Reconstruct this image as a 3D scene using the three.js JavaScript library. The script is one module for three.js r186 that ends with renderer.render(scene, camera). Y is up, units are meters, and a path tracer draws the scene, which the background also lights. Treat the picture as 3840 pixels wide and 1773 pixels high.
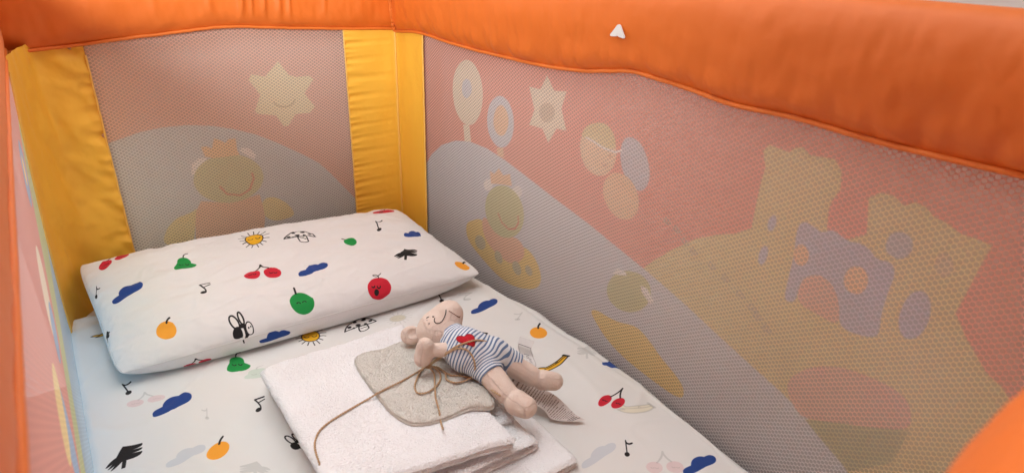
import * as THREE from 'three';
import { ImprovedNoise } from 'three/addons/math/ImprovedNoise.js';
import { mergeGeometries } from 'three/addons/utils/BufferGeometryUtils.js';
import { RectAreaLightUniformsLib } from 'three/addons/lights/RectAreaLightUniformsLib.js';

// ---------------------------------------------------------------- camera, light, exposure
const scene = new THREE.Scene();
const renderer = new THREE.WebGLRenderer({ antialias: true });
renderer.toneMapping = THREE.LinearToneMapping;
renderer.toneMappingExposure = 1.55;
renderer.shadowMap.enabled = true;
RectAreaLightUniformsLib.init();

// origin: far left corner of the cot at the height of the mattress top; x to the right, z towards the viewer, metres
const camera = new THREE.PerspectiveCamera(41.72, 1024 / 472, 0.008, 20);
camera.position.set(0.053, 0.5526, 1.136);
camera.up.set(0.22608, 0.90451, -0.36161);
camera.lookAt(0.053 + 0.54991, 0.5526 - 0.42491, 1.136 - 0.71906);
camera.focus = 0.95;
camera.userData.fStop = 8;
scene.background = new THREE.Color(0x000000);

// daylight from a window behind and to the left, and an added overhead fill light
const WINDOW = { at: new THREE.Vector3(-1.0, 1.08, 2.3), w: 0.75, h: 0.9 };
const windowLight = new THREE.RectAreaLight(new THREE.Color(0.77, 0.915, 1.0), 62, WINDOW.w, WINDOW.h);
windowLight.position.copy(WINDOW.at);
windowLight.lookAt(0.3, 0.15, 0.3);
scene.add(windowLight);
const FILL_PANEL = { at: new THREE.Vector3(0.1, 2.1, 0.5), w: 1.2, h: 1.2 };  // added overhead panel, stands in for the room's bounced light
const fillLight = new THREE.RectAreaLight(new THREE.Color(1.0, 0.985, 0.97), 1.35, FILL_PANEL.w, FILL_PANEL.h);
fillLight.position.copy(FILL_PANEL.at);
fillLight.rotation.x = -Math.PI / 2;
scene.add(fillLight);

// ---------------------------------------------------------------- helpers
let seed = 20240611;
const rnd = () => { seed |= 0; seed = (seed + 0x6d2b79f5) | 0; let t = Math.imul(seed ^ (seed >>> 15), 1 | seed); t = (t + Math.imul(t ^ (t >>> 7), 61 | t)) ^ t; return ((t ^ (t >>> 14)) >>> 0) / 4294967296; };
const perlin = new ImprovedNoise();
const n3 = (x, y, z = 0) => perlin.noise(x + 31.4, y + 17.2, z + 5.7);
const fbm = (x, y, z = 0, o = 3) => { let s = 0, a = 1; for (let i = 0; i < o; i++) { s += a * n3(x, y, z); x *= 2.03; y *= 2.03; z *= 2.03; a *= 0.5; } return s; };
const clamp = (v, a, b) => Math.min(b, Math.max(a, v));
const lerp = (a, b, t) => a + (b - a) * t;
const sstep = (a, b, v) => { const t = clamp((v - a) / (b - a), 0, 1); return t * t * (3 - 2 * t); };
const V = (x, y, z) => new THREE.Vector3(x, y, z);
const taken = {};
const numbered = (n) => { const k = (taken[n] = (taken[n] ?? -1) + 1); return k ? `${n}_${String(k).padStart(3, '0')}` : n; };
function put(mesh, parent) { mesh.castShadow = mesh.receiveShadow = true; (parent ?? scene).add(mesh); return mesh; }
function part(name, geo, mat, parent) { const m = new THREE.Mesh(geo, mat); m.name = name; return put(m, parent); }
function group(name, label, category, grp) { const g = new THREE.Group(); g.name = numbered(name); g.userData = { label, category }; if (grp) g.userData.group = grp; scene.add(g); return g; }
function single(name, label, category, geo, mat, grp) { const m = part(numbered(name), geo, mat); m.userData = { label, category }; if (grp) m.userData.group = grp; return m; }
function structure(name, geo, mat) { const m = part(name, geo, mat); m.userData = { kind: 'structure' }; return m; }

// grid of nu x nv cells; f(i/nu, j/nv) -> [x, y, z, u, v]
function grid(nu, nv, f, flip = false, loop = false) {
  const pos = [], uv = [], idx = [];
  for (let j = 0; j <= nv; j++) for (let i = 0; i <= nu; i++) { const p = f(i / nu, j / nv); pos.push(p[0], p[1], p[2]); uv.push(p[3] ?? i / nu, p[4] ?? j / nv); }
  for (let j = 0; j < nv; j++) for (let i = 0; i < nu; i++) { const a = j * (nu + 1) + i, b = a + 1, c = a + nu + 1, d = c + 1; if (flip) idx.push(a, c, b, b, c, d); else idx.push(a, b, c, b, d, c); }
  const g = new THREE.BufferGeometry();
  g.setAttribute('position', new THREE.Float32BufferAttribute(pos, 3)); g.setAttribute('uv', new THREE.Float32BufferAttribute(uv, 2)); g.setIndex(idx); g.computeVertexNormals();
  if (loop) { const n = g.attributes.normal; for (let j = 0; j <= nv; j++) { const a = j * (nu + 1), b = a + nu, x = n.getX(a) + n.getX(b), y = n.getY(a) + n.getY(b), z = n.getZ(a) + n.getZ(b), l = Math.hypot(x, y, z) || 1; n.setXYZ(a, x / l, y / l, z / l); n.setXYZ(b, x / l, y / l, z / l); } }
  return g;
}
const curve = (pts, closed = false) => new THREE.CatmullRomCurve3(pts, closed, 'centripetal');
const tube = (pts, r, seg = 60, sides = 8) => new THREE.TubeGeometry(curve(pts), seg, r, sides);
// piecewise linear/smooth table lookup [[s, v], ...]
function table(t) { const c = curve(t.map(([s, v]) => V(s, v, 0))).getPoints(t.length * 12); return (s) => { if (s <= c[0].x) return c[0].y; for (let i = 1; i < c.length; i++) if (s <= c[i].x) return lerp(c[i - 1].y, c[i].y, (s - c[i - 1].x) / (c[i].x - c[i - 1].x || 1)); return c[c.length - 1].y; }; }

function canvas(w, h, draw) { const c = document.createElement('canvas'); c.width = w; c.height = h; draw(c.getContext('2d'), w, h); const t = new THREE.CanvasTexture(c); t.colorSpace = THREE.SRGBColorSpace; t.wrapS = t.wrapT = THREE.ClampToEdgeWrapping; t.magFilter = THREE.LinearFilter; return t; }
function data(n, f, srgb = false) { const a = new Uint8Array(n * n * 4); for (let j = 0; j < n; j++) for (let i = 0; i < n; i++) { const v = f(i / n, j / n), k = (j * n + i) * 4; if (Array.isArray(v)) { a[k] = v[0]; a[k + 1] = v[1]; a[k + 2] = v[2]; } else a[k] = a[k + 1] = a[k + 2] = clamp(v, 0, 1) * 255; a[k + 3] = 255; } const t = new THREE.DataTexture(a, n, n); t.wrapS = t.wrapT = THREE.RepeatWrapping; t.magFilter = THREE.LinearFilter; t.minFilter = THREE.LinearFilter; if (srgb) t.colorSpace = THREE.SRGBColorSpace; t.needsUpdate = true; return t; }
function repeat(t, x, y) { const c = t.clone(); c.repeat.set(x, y); c.needsUpdate = true; return c; }
// noise that tiles on the unit square
const tileNoise = (u, v, f, z = 0) => { const a = n3(u * f, v * f, z), b = n3((u - 1) * f, v * f, z), c = n3(u * f, (v - 1) * f, z), d = n3((u - 1) * f, (v - 1) * f, z); return lerp(lerp(a, b, u), lerp(c, d, u), v); };

// ---------------------------------------------------------------- textures shared by several fabrics
const weaveTex = data(256, (u, v) => { const a = 0.5 + 0.5 * Math.sin(u * Math.PI * 128), b = 0.5 + 0.5 * Math.sin(v * Math.PI * 128); return 0.35 * a + 0.35 * b + 0.3 * (0.5 + tileNoise(u, v, 40)); });
const creaseTex = data(512, (u, v) => 0.5 + 0.5 * (Math.abs(tileNoise(u, v, 5, 2)) * -1.2 + 0.5 * tileNoise(u, v, 11, 4) + 0.25 * tileNoise(u, v, 25, 7)));
const terryTex = data(512, (u, v) => { const a = tileNoise(u + 0.02 * tileNoise(u, v, 30), v, 60, 1), b = tileNoise(u, v, 110, 3); return 0.5 + 0.7 * a + 0.35 * b; });
const plushTex = data(512, (u, v) => 0.5 + 0.5 * tileNoise(u, v, 90, 8) + 0.35 * tileNoise(u, v, 24, 6));
// hexagonal net: white thread, black hole; the tile holds two rows of holes
const hexNet = (r, fill) => data(128, (u, v) => {
  let d = 9;
  for (const [cx, cy] of [[0, 0], [1, 0], [0, 1], [1, 1], [0.5, 0.5]]) { const dx = (u - cx) * 1.35, dy = v - cy; d = Math.min(d, Math.max(Math.abs(dx), Math.abs(dx) * 0.5 + Math.abs(dy) * 0.8, Math.hypot(dx, dy) * 0.93)); }
  return lerp(fill, 1, sstep(r - 0.015, r + 0.015, d)); // a finer ply behind the net half closes the holes
});
const netTex = hexNet(0.34, 0.5), closeNetTex = hexNet(0.3, 0.9);
// outlines of the printed picture in millimetres on each panel (along the panel, above the mattress)
const SIDE_PRINT = {
  blue: [93,142,122,179,158,207,204,227,248,237,301,238,351,231,413,218,480,204,550,191,616,176,676,163,732,149,784,134,833,121,877,111,919,98,946,83,968,69],
  hill: [648,153,673,183,703,214,736,243,762,259,787,271,805,285,805,302,806,338,808,356,802,372,808,380,819,379,830,378,835,384,843,387,852,381,864,383,875,384,884,375,887,357,882,345,881,334,884,314,904,312,920,324,913,358,921,366,933,367,943,361,950,367,959,366,967,360,977,358,990,353,999,353,1012,352,1009,321,1006,285,1019,268,1041,246,1054,240,1076,221],
  castle: [858,221,857,242,858,274,854,305,860,315,870,313,880,309,889,317,899,314,906,311,918,314,927,311,934,304,947,308,953,298,952,284,952,270,952,254,956,234,951,227,935,222,919,222,915,241,906,259,893,266,882,264,871,252,871,228,867,222],
  cwin1: [873,282,873,276,872,272,870,268,866,266,862,267,859,270,857,275,857,280,858,285,861,289,864,290,868,289,871,286],
  cwin2: [933,282,933,275,932,269,928,264,923,262,918,262,914,265,911,271,911,278,913,284,916,289,921,291,926,291,930,287],
  arch: [871,225,871,252,882,264,893,266,906,259,915,241,919,222,896,223],
  lens1: [832,300,830,292,826,289,823,291,822,299,824,306,828,310,831,307],
  lens2: [830,261,828,252,824,247,820,250,819,259,821,268,825,273,829,270],
  egg: [990,269,989,258,986,249,981,243,976,242,971,246,967,255,966,266,967,278,970,287,975,292,980,293,985,288,988,280],
  disc: [959,330,960,324,958,319,955,314,950,312,945,313,940,315,938,320,938,326,939,332,943,336,948,338,953,337,957,334],
  disc2: [993,325,993,318,991,313,987,311,982,313,979,319,979,326,981,332,985,334,989,331],
  pinkblob: [880,124,898,157,928,180,970,189,995,186,1003,172,1006,155,974,134,934,110,912,97,898,100],
  greenblob: [912,96,934,110,974,134,1006,155,1005,144,1002,111,969,70,936,84],
  redright: [1012,352,1009,321,1006,285,1019,268,1041,246,1054,240,1076,221],
  marks: [690,248,706,243,721,232,735,225,763,218,784,211,806,201,824,192,832,185,846,176],
  tree1: [292,333,289,308,277,285,260,269,239,264,219,270,204,288,198,312,201,339,214,361,233,375,254,379,272,372,286,356],
  tree1in: [259,332,257,324,252,318,246,313,239,312,233,314,229,319,228,326,230,334,234,341,241,345,247,346,253,344,257,339],
  stick1: [230,263,249,267,254,238,234,233],
  tree2: [375,303,373,284,365,266,351,253,334,248,318,253,306,265,301,284,304,304,313,321,328,333,345,337,360,332,370,320],
  tree2in: [361,300,359,289,353,278,345,271,335,269,327,272,321,280,319,291,322,303,328,313,336,320,345,322,353,318,359,311],
  stick2: [328,246,346,251,348,234,330,233],
  star: [454,388,470,369,496,373,486,347,497,317,476,315,458,289,444,307,413,306,425,332,413,364,439,365],
  face1: [472,338,470,331,465,325,458,320,450,318,443,320,437,324,436,330,437,337,442,343,450,347,458,349,465,348,470,344],
  fhead: [596,319,597,303,591,288,580,275,564,269,548,270,535,278,527,293,526,310,533,327,546,338,561,344,576,342,589,333],
  fhat: [527,316,534,331,552,342,574,347,590,337,596,320,584,313,561,313,541,317],
  wing: [651,317,656,302,655,288,649,277,640,272,628,274,616,282,607,295,603,311,604,325,610,336,620,340,632,338,643,330],
  fbody: [636,273,642,260,642,246,635,233,623,224,608,221,593,225,581,235,575,249,576,264,584,277,596,285,611,287,625,283],
  frog: [399,164,402,143,395,121,378,101,355,88,330,84,308,92,295,109,292,131,301,155,319,174,343,185,367,187,387,179],
  crown: [311,177,308,200,321,198,333,212,346,203,364,211,369,191,342,185],
  eyeA: [316,176,315,171,311,166,306,162,300,160,294,160,291,163,289,168,291,174,295,179,300,183,306,184,311,184,315,181],
  eyeB: [396,189,394,183,391,178,385,174,379,172,374,172,370,175,369,180,370,186,374,191,379,195,385,197,390,196,394,193],
  fleaf: [232,71,254,87,287,102,341,69,400,93,428,85,446,62,448,42,435,22,382,1,336,1,283,18,237,39],
  fbod: [283,100,295,108,353,92,389,102,407,83,393,57,365,42,342,43,314,48,286,69],
  spotA: [293,59,295,48,287,37,274,34,263,40,261,51,270,62,283,65],
  spotB: [342,48,345,38,340,31,331,29,322,34,320,44,325,52,334,54],
  spotC: [394,49,397,39,392,30,382,28,373,34,370,44,375,53,385,55],
  spotD: [423,56,425,49,422,42,414,41,407,45,405,52,409,59,417,60],
  smile: [330,128,341,114,360,108,378,116,387,131,385,143],
  frog2: [677,127,670,110,656,95,638,84,619,80,604,84,595,95,596,111,605,129,620,144,639,153,656,156,670,152,677,141],
  eye2a: [604,132,613,145,629,146,632,142,617,136],
  eye2b: [658,139,670,140,684,126,677,119,661,130],
  yel2: [561,45,577,57,603,56,627,60,657,72,681,64,706,48,729,40,752,29,755,5,699,3,618,9],
};
const END_PRINT = {
  blue: [110,245,130,250,159,257,192,260,229,259,269,252,304,241,340,226,377,204,416,178,447,155,467,131],
  frog: [342,147,334,127,315,112,289,106,262,109,239,122,225,140,221,160,229,179,246,193,270,199,297,197,321,186,337,168],
  crown: [244,218,253,218,261,213,267,230,277,225,284,219,290,225,302,225,302,202,305,194,260,195,248,200],
  eyeA: [221,171,225,190,237,199,251,197,242,184,229,170],
  eyeB: [305,202,310,207,323,203,333,189,328,181,314,194],
  smile: [263,142,273,125,296,118,313,126,323,146,321,157],
  body: [228,121,217,102,212,79,208,49,323,20,333,65,332,88,329,113,275,107],
  yelL: [226,111,206,102,184,99,165,82,153,52,203,39,212,82],
  yelR: [334,103,355,104,378,85,390,61,381,54,344,53,326,78],
  star: [391,353,407,328,419,323,445,323,451,316,432,292,449,266,438,255,412,256,396,235,388,236,377,257,345,264,341,269,354,297,338,324,343,334,366,328],
  face: [414,284,411,278,405,273,397,271,388,272,380,276,375,282,374,288,377,294,383,298,391,300,400,300,408,296,413,290],
};

// ---------------------------------------------------------------- the room corner behind the cot
const W = 0.62, L = 1.22, FLOOR = -0.22, GAP_END = 0.085, GAP_SIDE = 0.11;
const wallPaint = new THREE.MeshStandardMaterial({ color: new THREE.Color(0.87, 0.83, 0.78), roughness: 0.95, bumpMap: repeat(creaseTex, 4, 4), bumpScale: 0.0006 });
const cotMetal = new THREE.MeshStandardMaterial({ color: new THREE.Color(0.25, 0.25, 0.27), roughness: 0.5, metalness: 0.4 });
structure('wall_end', new THREE.BoxGeometry(2.4, 2.0, 0.06).translate(0.6 - 1.2 + 0.125, 1 + FLOOR, -GAP_END - 0.03), wallPaint);
structure('wall_side', new THREE.BoxGeometry(0.06, 2.0, 2.6).translate(W + GAP_SIDE + 0.03, 1 + FLOOR, 1.3 - GAP_END), wallPaint);
structure('floor', new THREE.BoxGeometry(2.4, 0.05, 2.6).translate(W + GAP_SIDE - 1.2, FLOOR - 0.025, 1.3 - GAP_END), new THREE.MeshStandardMaterial({ color: new THREE.Color(0.16, 0.105, 0.07), roughness: 0.6 }));

// added light blocker shaped as a cabinet, out of view: it keeps the window's light off the near part of the long side
const light_blocker = group('light_blocker', 'added light blocker shaped as a tall dark wooden cabinet, out of view behind the near end of the cot', 'light_blocker');
{ const wood = new THREE.MeshStandardMaterial({ color: new THREE.Color(0.11, 0.06, 0.035), roughness: 0.6 }), x0 = -0.52, x1 = 0.36, z0 = 1.6, z1 = 2.0, h = 1.7;
  part('carcass', new THREE.BoxGeometry(x1 - x0, h, z1 - z0).translate((x0 + x1) / 2, FLOOR + h / 2, (z0 + z1) / 2), wood, light_blocker);
  for (const k of [0, 1]) { const d = part('door', new THREE.BoxGeometry((x1 - x0) / 2 - 0.006, h - 0.08, 0.018).translate(x0 + (x1 - x0) * (0.25 + 0.5 * k), FLOOR + h / 2, z0 - 0.01), wood, light_blocker); part('knob', new THREE.SphereGeometry(0.014, 16, 12).translate(x0 + (x1 - x0) * (0.45 + 0.1 * k), FLOOR + h / 2, z0 - 0.03), cotMetal, d); } }

// ---------------------------------------------------------------- travel cot
const satin = (hex, o = {}) => new THREE.MeshPhysicalMaterial({ color: new THREE.Color(hex), roughness: 0.6, sheen: 0.25, sheenColor: new THREE.Color(0.9, 0.7, 0.45), sheenRoughness: 0.5, bumpMap: repeat(creaseTex, 3, 3), bumpScale: 0.0009, ...o });
const orange = satin('#dd6a1b'), orangePiping = satin('#e0701f', { bumpScale: 0.0003 }), yellow = satin("#f3b53a"), yellowThread = satin('#f2bb5a', { bumpScale: 0 });
const cot = group('travel_cot', 'orange and yellow travel cot with printed net sides round the mattress', 'travel cot');
const cotFrame = cotMetal;

// ---- printed net sides
function blob(c, pts, ox, oy, k) { const P = []; for (let i = 0; i < pts.length; i += 2) P.push([(pts[i] - ox) * k, (oy - pts[i + 1]) * k]); const n = P.length; c.beginPath(); c.moveTo((P[n - 1][0] + P[0][0]) / 2, (P[n - 1][1] + P[0][1]) / 2); for (let i = 0; i < n; i++) { const q = P[(i + 1) % n]; c.quadraticCurveTo(P[i][0], P[i][1], (P[i][0] + q[0]) / 2, (P[i][1] + q[1]) / 2); } c.closePath(); c.fill(); }
function poly(c, pts, ox, oy, k, stroke) { c.beginPath(); for (let i = 0; i < pts.length; i += 2) c[i ? 'lineTo' : 'moveTo']((pts[i] - ox) * k, (oy - pts[i + 1]) * k); if (stroke) c.stroke(); else { c.closePath(); c.fill(); } }
const INK = { red: '#e6866f', blue: '#ccced6', hill: '#dcc382', purple: '#b2b0c2', peach: '#eebb8c', yellow: '#f0c964', green: '#bdbb7c', white: '#faf6f0', cream: '#efdcbc', pink: '#dfa68e', slate: '#b0aeb2' };
// picture on the long side: z 0..1150 mm, y 440..-230 mm
const sidePrint = canvas(2048, 1200, (c, w, h) => {
  const k = w / 1150, ox = 0, oy = 440, S = SIDE_PRINT, b = (n, col) => { c.fillStyle = col; blob(c, S[n], ox, oy, k); };
  c.fillStyle = INK.red; c.fillRect(0, 0, w, h);
  c.fillStyle = INK.hill; poly(c, [...S.hill, 1150, 150, 1150, -230, 600, -230], ox, oy, k);
  c.fillStyle = INK.blue; poly(c, [60, 60, ...S.blue, 1000, 45, 1150, -30, 1150, -230, 60, -230], ox, oy, k);
  b('castle', INK.purple); b('cwin1', INK.peach); b('cwin2', INK.peach); b('arch', INK.pink); b('lens1', INK.purple); b('lens2', INK.purple); b('egg', INK.purple); b('disc', INK.slate); b('disc2', '#cdb48a');
  b('pinkblob', INK.pink); c.fillStyle = '#a8a06c'; poly(c, S.greenblob, ox, oy, k);
  b('tree1', INK.cream); b('tree1in', INK.blue); c.fillStyle = INK.cream; poly(c, S.stick1, ox, oy, k);
  b('tree2', INK.blue); b('tree2in', INK.peach); poly(c, S.stick2, ox, oy, k);
  c.fillStyle = INK.cream; poly(c, S.star, ox, oy, k); c.fillStyle = '#c9b090'; blob(c, S.face1, ox, oy, k);
  b('wing', '#c0bcc6'); b('fbody', INK.peach); b('fhead', '#efc59c'); b('fhat', '#dcc488');
  c.strokeStyle = INK.white; c.lineWidth = 5; poly(c, [537, 318, 552, 316, 572, 312, 594, 312, 606, 318], ox, oy, k, true);
  c.strokeStyle = '#a8603c'; c.lineWidth = 3.5; c.beginPath(); c.arc(575 * k, (oy - 292) * k, 9 * k / 2, 0.2, 2.8); c.stroke(); c.beginPath(); c.arc(562 * k, (oy - 305) * k, 3 * k / 2, 3.4, 6); c.stroke(); c.beginPath(); c.arc(585 * k, (oy - 303) * k, 3 * k / 2, 3.4, 6); c.stroke();
  b('fleaf', INK.yellow); b('fbod', '#eaa880'); for (const s of ['spotA', 'spotB', 'spotC', 'spotD']) b(s, '#b9b080');
  b('eyeA', INK.white); b('eyeB', INK.white); b('frog', INK.green); c.fillStyle = INK.peach; poly(c, S.crown, ox, oy, k);
  c.strokeStyle = '#c9553f'; c.lineWidth = 5; poly(c, S.smile, ox, oy, k, true);
  b('frog2', INK.green); c.fillStyle = INK.white; poly(c, S.eye2a, ox, oy, k); poly(c, S.eye2b, ox, oy, k); b('yel2', INK.yellow);
  // the row of small grey letters, too small to read
  c.strokeStyle = '#a5947c'; c.lineWidth = 2.6; for (let i = 0; i < S.marks.length; i += 2) { const x = S.marks[i] * k, y = (oy - S.marks[i + 1]) * k; c.save(); c.translate(x, y); c.rotate(0.45); c.beginPath(); c.rect(-7, -6, 9, 11); c.moveTo(4, -6); c.lineTo(11, -4); c.lineTo(5, 5); c.stroke(); c.restore(); }
  c.globalAlpha = 0.36; c.fillStyle = '#ead6c6'; c.fillRect(0, 0, w, h); // pale wash paints the net's milky haze into the picture
});
// picture on the end: x 0..620 mm
const endPrint = canvas(1240, 1340, (c, w, h) => {
  const k = w / 620, ox = 0, oy = 440, S = END_PRINT, b = (n, col) => { c.fillStyle = col; blob(c, S[n], ox, oy, k); };
  c.fillStyle = '#e0a086'; c.fillRect(0, 0, w, h);
  c.fillStyle = '#c6cacb'; poly(c, [0, 190, 60, 225, ...S.blue, 520, 60, 560, -230, 0, -230], ox, oy, k);
  c.fillStyle = '#eed8a4'; poly(c, S.star, ox, oy, k); c.strokeStyle = '#b39a6a'; c.lineWidth = 5; poly(c, S.face.slice(0, 14), ox, oy, k, true);
  b('yelL', '#e6d080'); b('yelR', '#e6d080'); c.fillStyle = '#e6b084'; poly(c, S.body, ox, oy, k); c.fillStyle = INK.white; poly(c, S.eyeA, ox, oy, k); poly(c, S.eyeB, ox, oy, k); b('frog', '#c4c084'); c.fillStyle = '#efc084'; poly(c, S.crown, ox, oy, k);
  c.strokeStyle = '#cf7a58'; c.lineWidth = 7; poly(c, S.smile, ox, oy, k, true);
  c.globalAlpha = 0.36; c.fillStyle = '#ead6c6'; c.fillRect(0, 0, w, h);  // the same haze painted over the end picture
});
// the other long side carries a picture of the same kind
const otherPrint = canvas(2048, 1200, (c, w, h) => {
  const k = w / 1150, ox = 0, oy = 440, e = (x, y, rx, ry, col) => { c.fillStyle = col; c.beginPath(); c.ellipse(x * k, (oy - y) * k, rx * k, ry * k, 0, 0, 7); c.fill(); };
  c.fillStyle = '#d4654a'; c.fillRect(0, 0, w, h);
  c.fillStyle = '#aab65e'; poly(c, [0, 330, 150, 320, 250, 275, 330, 215, 430, 165, 600, 140, 800, 110, 1150, 80, 1150, -230, 0, -230], ox, oy, k);
  c.fillStyle = '#76a2be'; poly(c, [0, 150, 200, 140, 400, 110, 600, 85, 800, 40, 1150, 10, 1150, -230, 0, -230], ox, oy, k);
  e(300, 305, 62, 34, '#6a9ccc'); e(300, 308, 25, 16, INK.yellow); e(470, 240, 60, 40, INK.cream); e(480, 200, 46, 24, '#6a9ccc'); e(640, 190, 40, 46, '#6a9ccc'); e(660, 230, 52, 30, INK.yellow); e(730, 150, 70, 24, '#86aab4');
});
const netMat = (map) => new THREE.MeshPhysicalMaterial({ map, alphaMap: repeat(netTex, 1, 1), transparent: true, roughness: 0.95, side: THREE.DoubleSide, transmission: 0.4, thickness: 0 });
// uv spans the picture; the net repeats in its own real size
function netSide(print, wide, x0, x1, place, holes = netTex, topY = 0.445) {
  const m = netMat(print); m.alphaMap = repeat(holes, 1, 1); m.alphaMap.repeat.set(wide / 0.0076, 0.67 / 0.0056);
  const g = grid(60, 30, (a, b) => { const s = lerp(x0, x1, a), y = lerp(-0.21, topY, b), p = place(s, y); return [p[0], p[1], p[2], s / wide, (y + 0.23) / 0.67]; });
  return part('net_panel', g, m, cot);
}
const leftX = (y) => 0.021 * Math.pow(clamp(y / 0.4, 0, 1.2), 1.4) - 0.004;
const bow = (s, a, b, y) => 0.006 * Math.sin(Math.PI * clamp((s - a) / (b - a), 0, 1)) * Math.sin(Math.PI * clamp((y + 0.2) / 0.62, 0, 1));
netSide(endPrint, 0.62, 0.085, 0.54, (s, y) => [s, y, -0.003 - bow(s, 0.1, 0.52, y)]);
const sideBow = (z, y) => 0.024 * Math.sin(Math.PI * clamp((z - 0.1) / 1.0, 0, 1)) * clamp((0.41 - y) / 0.35, 0, 1) ** 0.8; // the mattress presses the net outwards
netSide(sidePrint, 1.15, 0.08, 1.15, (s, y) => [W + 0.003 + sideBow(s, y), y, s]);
netSide(otherPrint, 1.15, 0.08, 1.15, (s, y) => [leftX(y) + 0.0022, y, s], closeNetTex, 0.397); // seen edge on, where its threads close up
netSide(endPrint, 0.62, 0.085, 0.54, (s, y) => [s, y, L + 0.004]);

// ---- yellow corner covers: a path in plan swept up the corner, with puckers along the net
function cornerCover(path, pucker, topY = 0.44) {
  const cv = curve(path.map(([x, z]) => V(x, 0, z))), len = cv.getLength(), pts = cv.getSpacedPoints(90);
  const g = grid(90, 380, (a, b) => {
    const i = Math.round(a * 90), p = pts[i], q = pts[Math.min(90, i + 1)], r = pts[Math.max(0, i - 1)], t = V(q.x - r.x, 0, q.z - r.z).normalize(), s = a * len, y = lerp(-0.2, topY, b);
    const d = pucker(s, len, y), nx = -t.z, nz = t.x;
    const lx = p.x < 0.1 ? leftX(y) + 0.004 : 0;
    return [p.x + nx * d + lx * clamp(1 - p.x / 0.05, 0, 1), y, p.z + nz * d, s / 0.35, y / 0.35];
  }, true);
  const c = part('corner_cover', g, yellow, cot);
  // stitched hems along both edges
  for (const [i, o] of [[0, 1], [90, -1]]) {
    const line = []; for (let k = 0; k <= 64; k++) { const y = lerp(-0.2, topY - 0.02, k / 64), p = pts[i], lx = p.x < 0.1 ? leftX(y) + 0.004 : 0; line.push(V(p.x + lx * clamp(1 - p.x / 0.05, 0, 1) + 0.0006 * n3(k * 0.9, i), y, p.z + 0.0006 * n3(k * 0.8, 9 + i))); }
    part('hem', tube(line, 0.0016, 160, 6), yellowThread, c);
  }
  return c;
}
// inward is to the left of the path's direction
const puckerRight = (s, len, y) => {
  const e = Math.exp(-s / 0.05) * clamp((len - s) / 0.02, 0, 1), f = Math.max(0, Math.sin(y * 205 + 2.2 * n3(y * 9, 1))) ** 2 - 0.35;
  return 0.0046 * e * f * (0.5 + 0.8 * Math.abs(n3(y * 14, 3))) + 0.0016 * n3(s * 30, y * 14, 3) + 0.0013 * Math.exp(-s / 0.012) * Math.sin(y * 520 + 6 * n3(y * 20, 7));
};
const puckerLeft = (s, len, y) => {
  const r = len - s, e = Math.exp(-r / 0.045);
  return 0.0075 * e * (fbm(y * 26, r * 26 - y * 10, 4, 2)) + 0.0055 * fbm(s * 22 + y * 6, y * 7, 8, 2) * clamp(s / 0.06, 0, 1) + 0.0012 * Math.exp(-r / 0.012) * Math.sin(y * 300 + 7 * n3(y * 17, 2));
};
// path runs so that the inside of the cot lies on its left
cornerCover([[0.513, 0.002], [0.55, 0.0018], [0.6, 0.0015], [0.6155, 0.002], [0.6185, 0.006], [0.6188, 0.03], [0.6187, 0.07], [0.6186, 0.107]].reverse(), (s, len, y) => puckerRight(len - s, len, y));
cornerCover([[-0.001, 0.108], [0.005, 0.08], [0.024, 0.036], [0.044, 0.009], [0.056, 0.0035], [0.075, 0.002], [0.11, 0.002]].reverse(), (s, len, y) => puckerLeft(len - s, len, y), 0.402);
cornerCover([[0.6186, L - 0.1], [0.6186, L - 0.03], [0.614, L - 0.006], [0.59, L - 0.001], [0.51, L - 0.001]].reverse(), () => 0);
cornerCover([[0.11, L - 0.001], [0.03, L - 0.001], [0.006, L - 0.006], [-0.001, L - 0.03], [-0.001, L - 0.1]].reverse(), () => 0);
// outer cloth added behind the far left corner cover to block window light
part('corner_light_block', grid(24, 20, (a, b) => { const c = [[-0.009, 0.115], [-0.009, 0.06], [-0.009, 0.005], [-0.007, -0.007], [0.01, -0.0095], [0.06, -0.0095], [0.112, -0.0095]], f = a * 6, i = Math.min(5, Math.floor(f)), y = lerp(-0.2, 0.44, b), x = lerp(c[i][0], c[i + 1][0], f - i); return [x + leftX(y) * clamp(1 - x / 0.05, 0, 1), y, lerp(c[i][1], c[i + 1][1], f - i)]; }), yellow, cot);
// seam that runs down the far right corner
{ const l = []; for (let k = 0; k <= 60; k++) { const y = lerp(-0.1, 0.405, k / 60); l.push(V(0.6152 + 0.0008 * n3(k * 0.35, 4), y, 0.0042 + 0.0006 * n3(k * 0.4, 8))); } part('corner_seam', tube(l, 0.0017, 160, 6), yellowThread, cot); }

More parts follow.
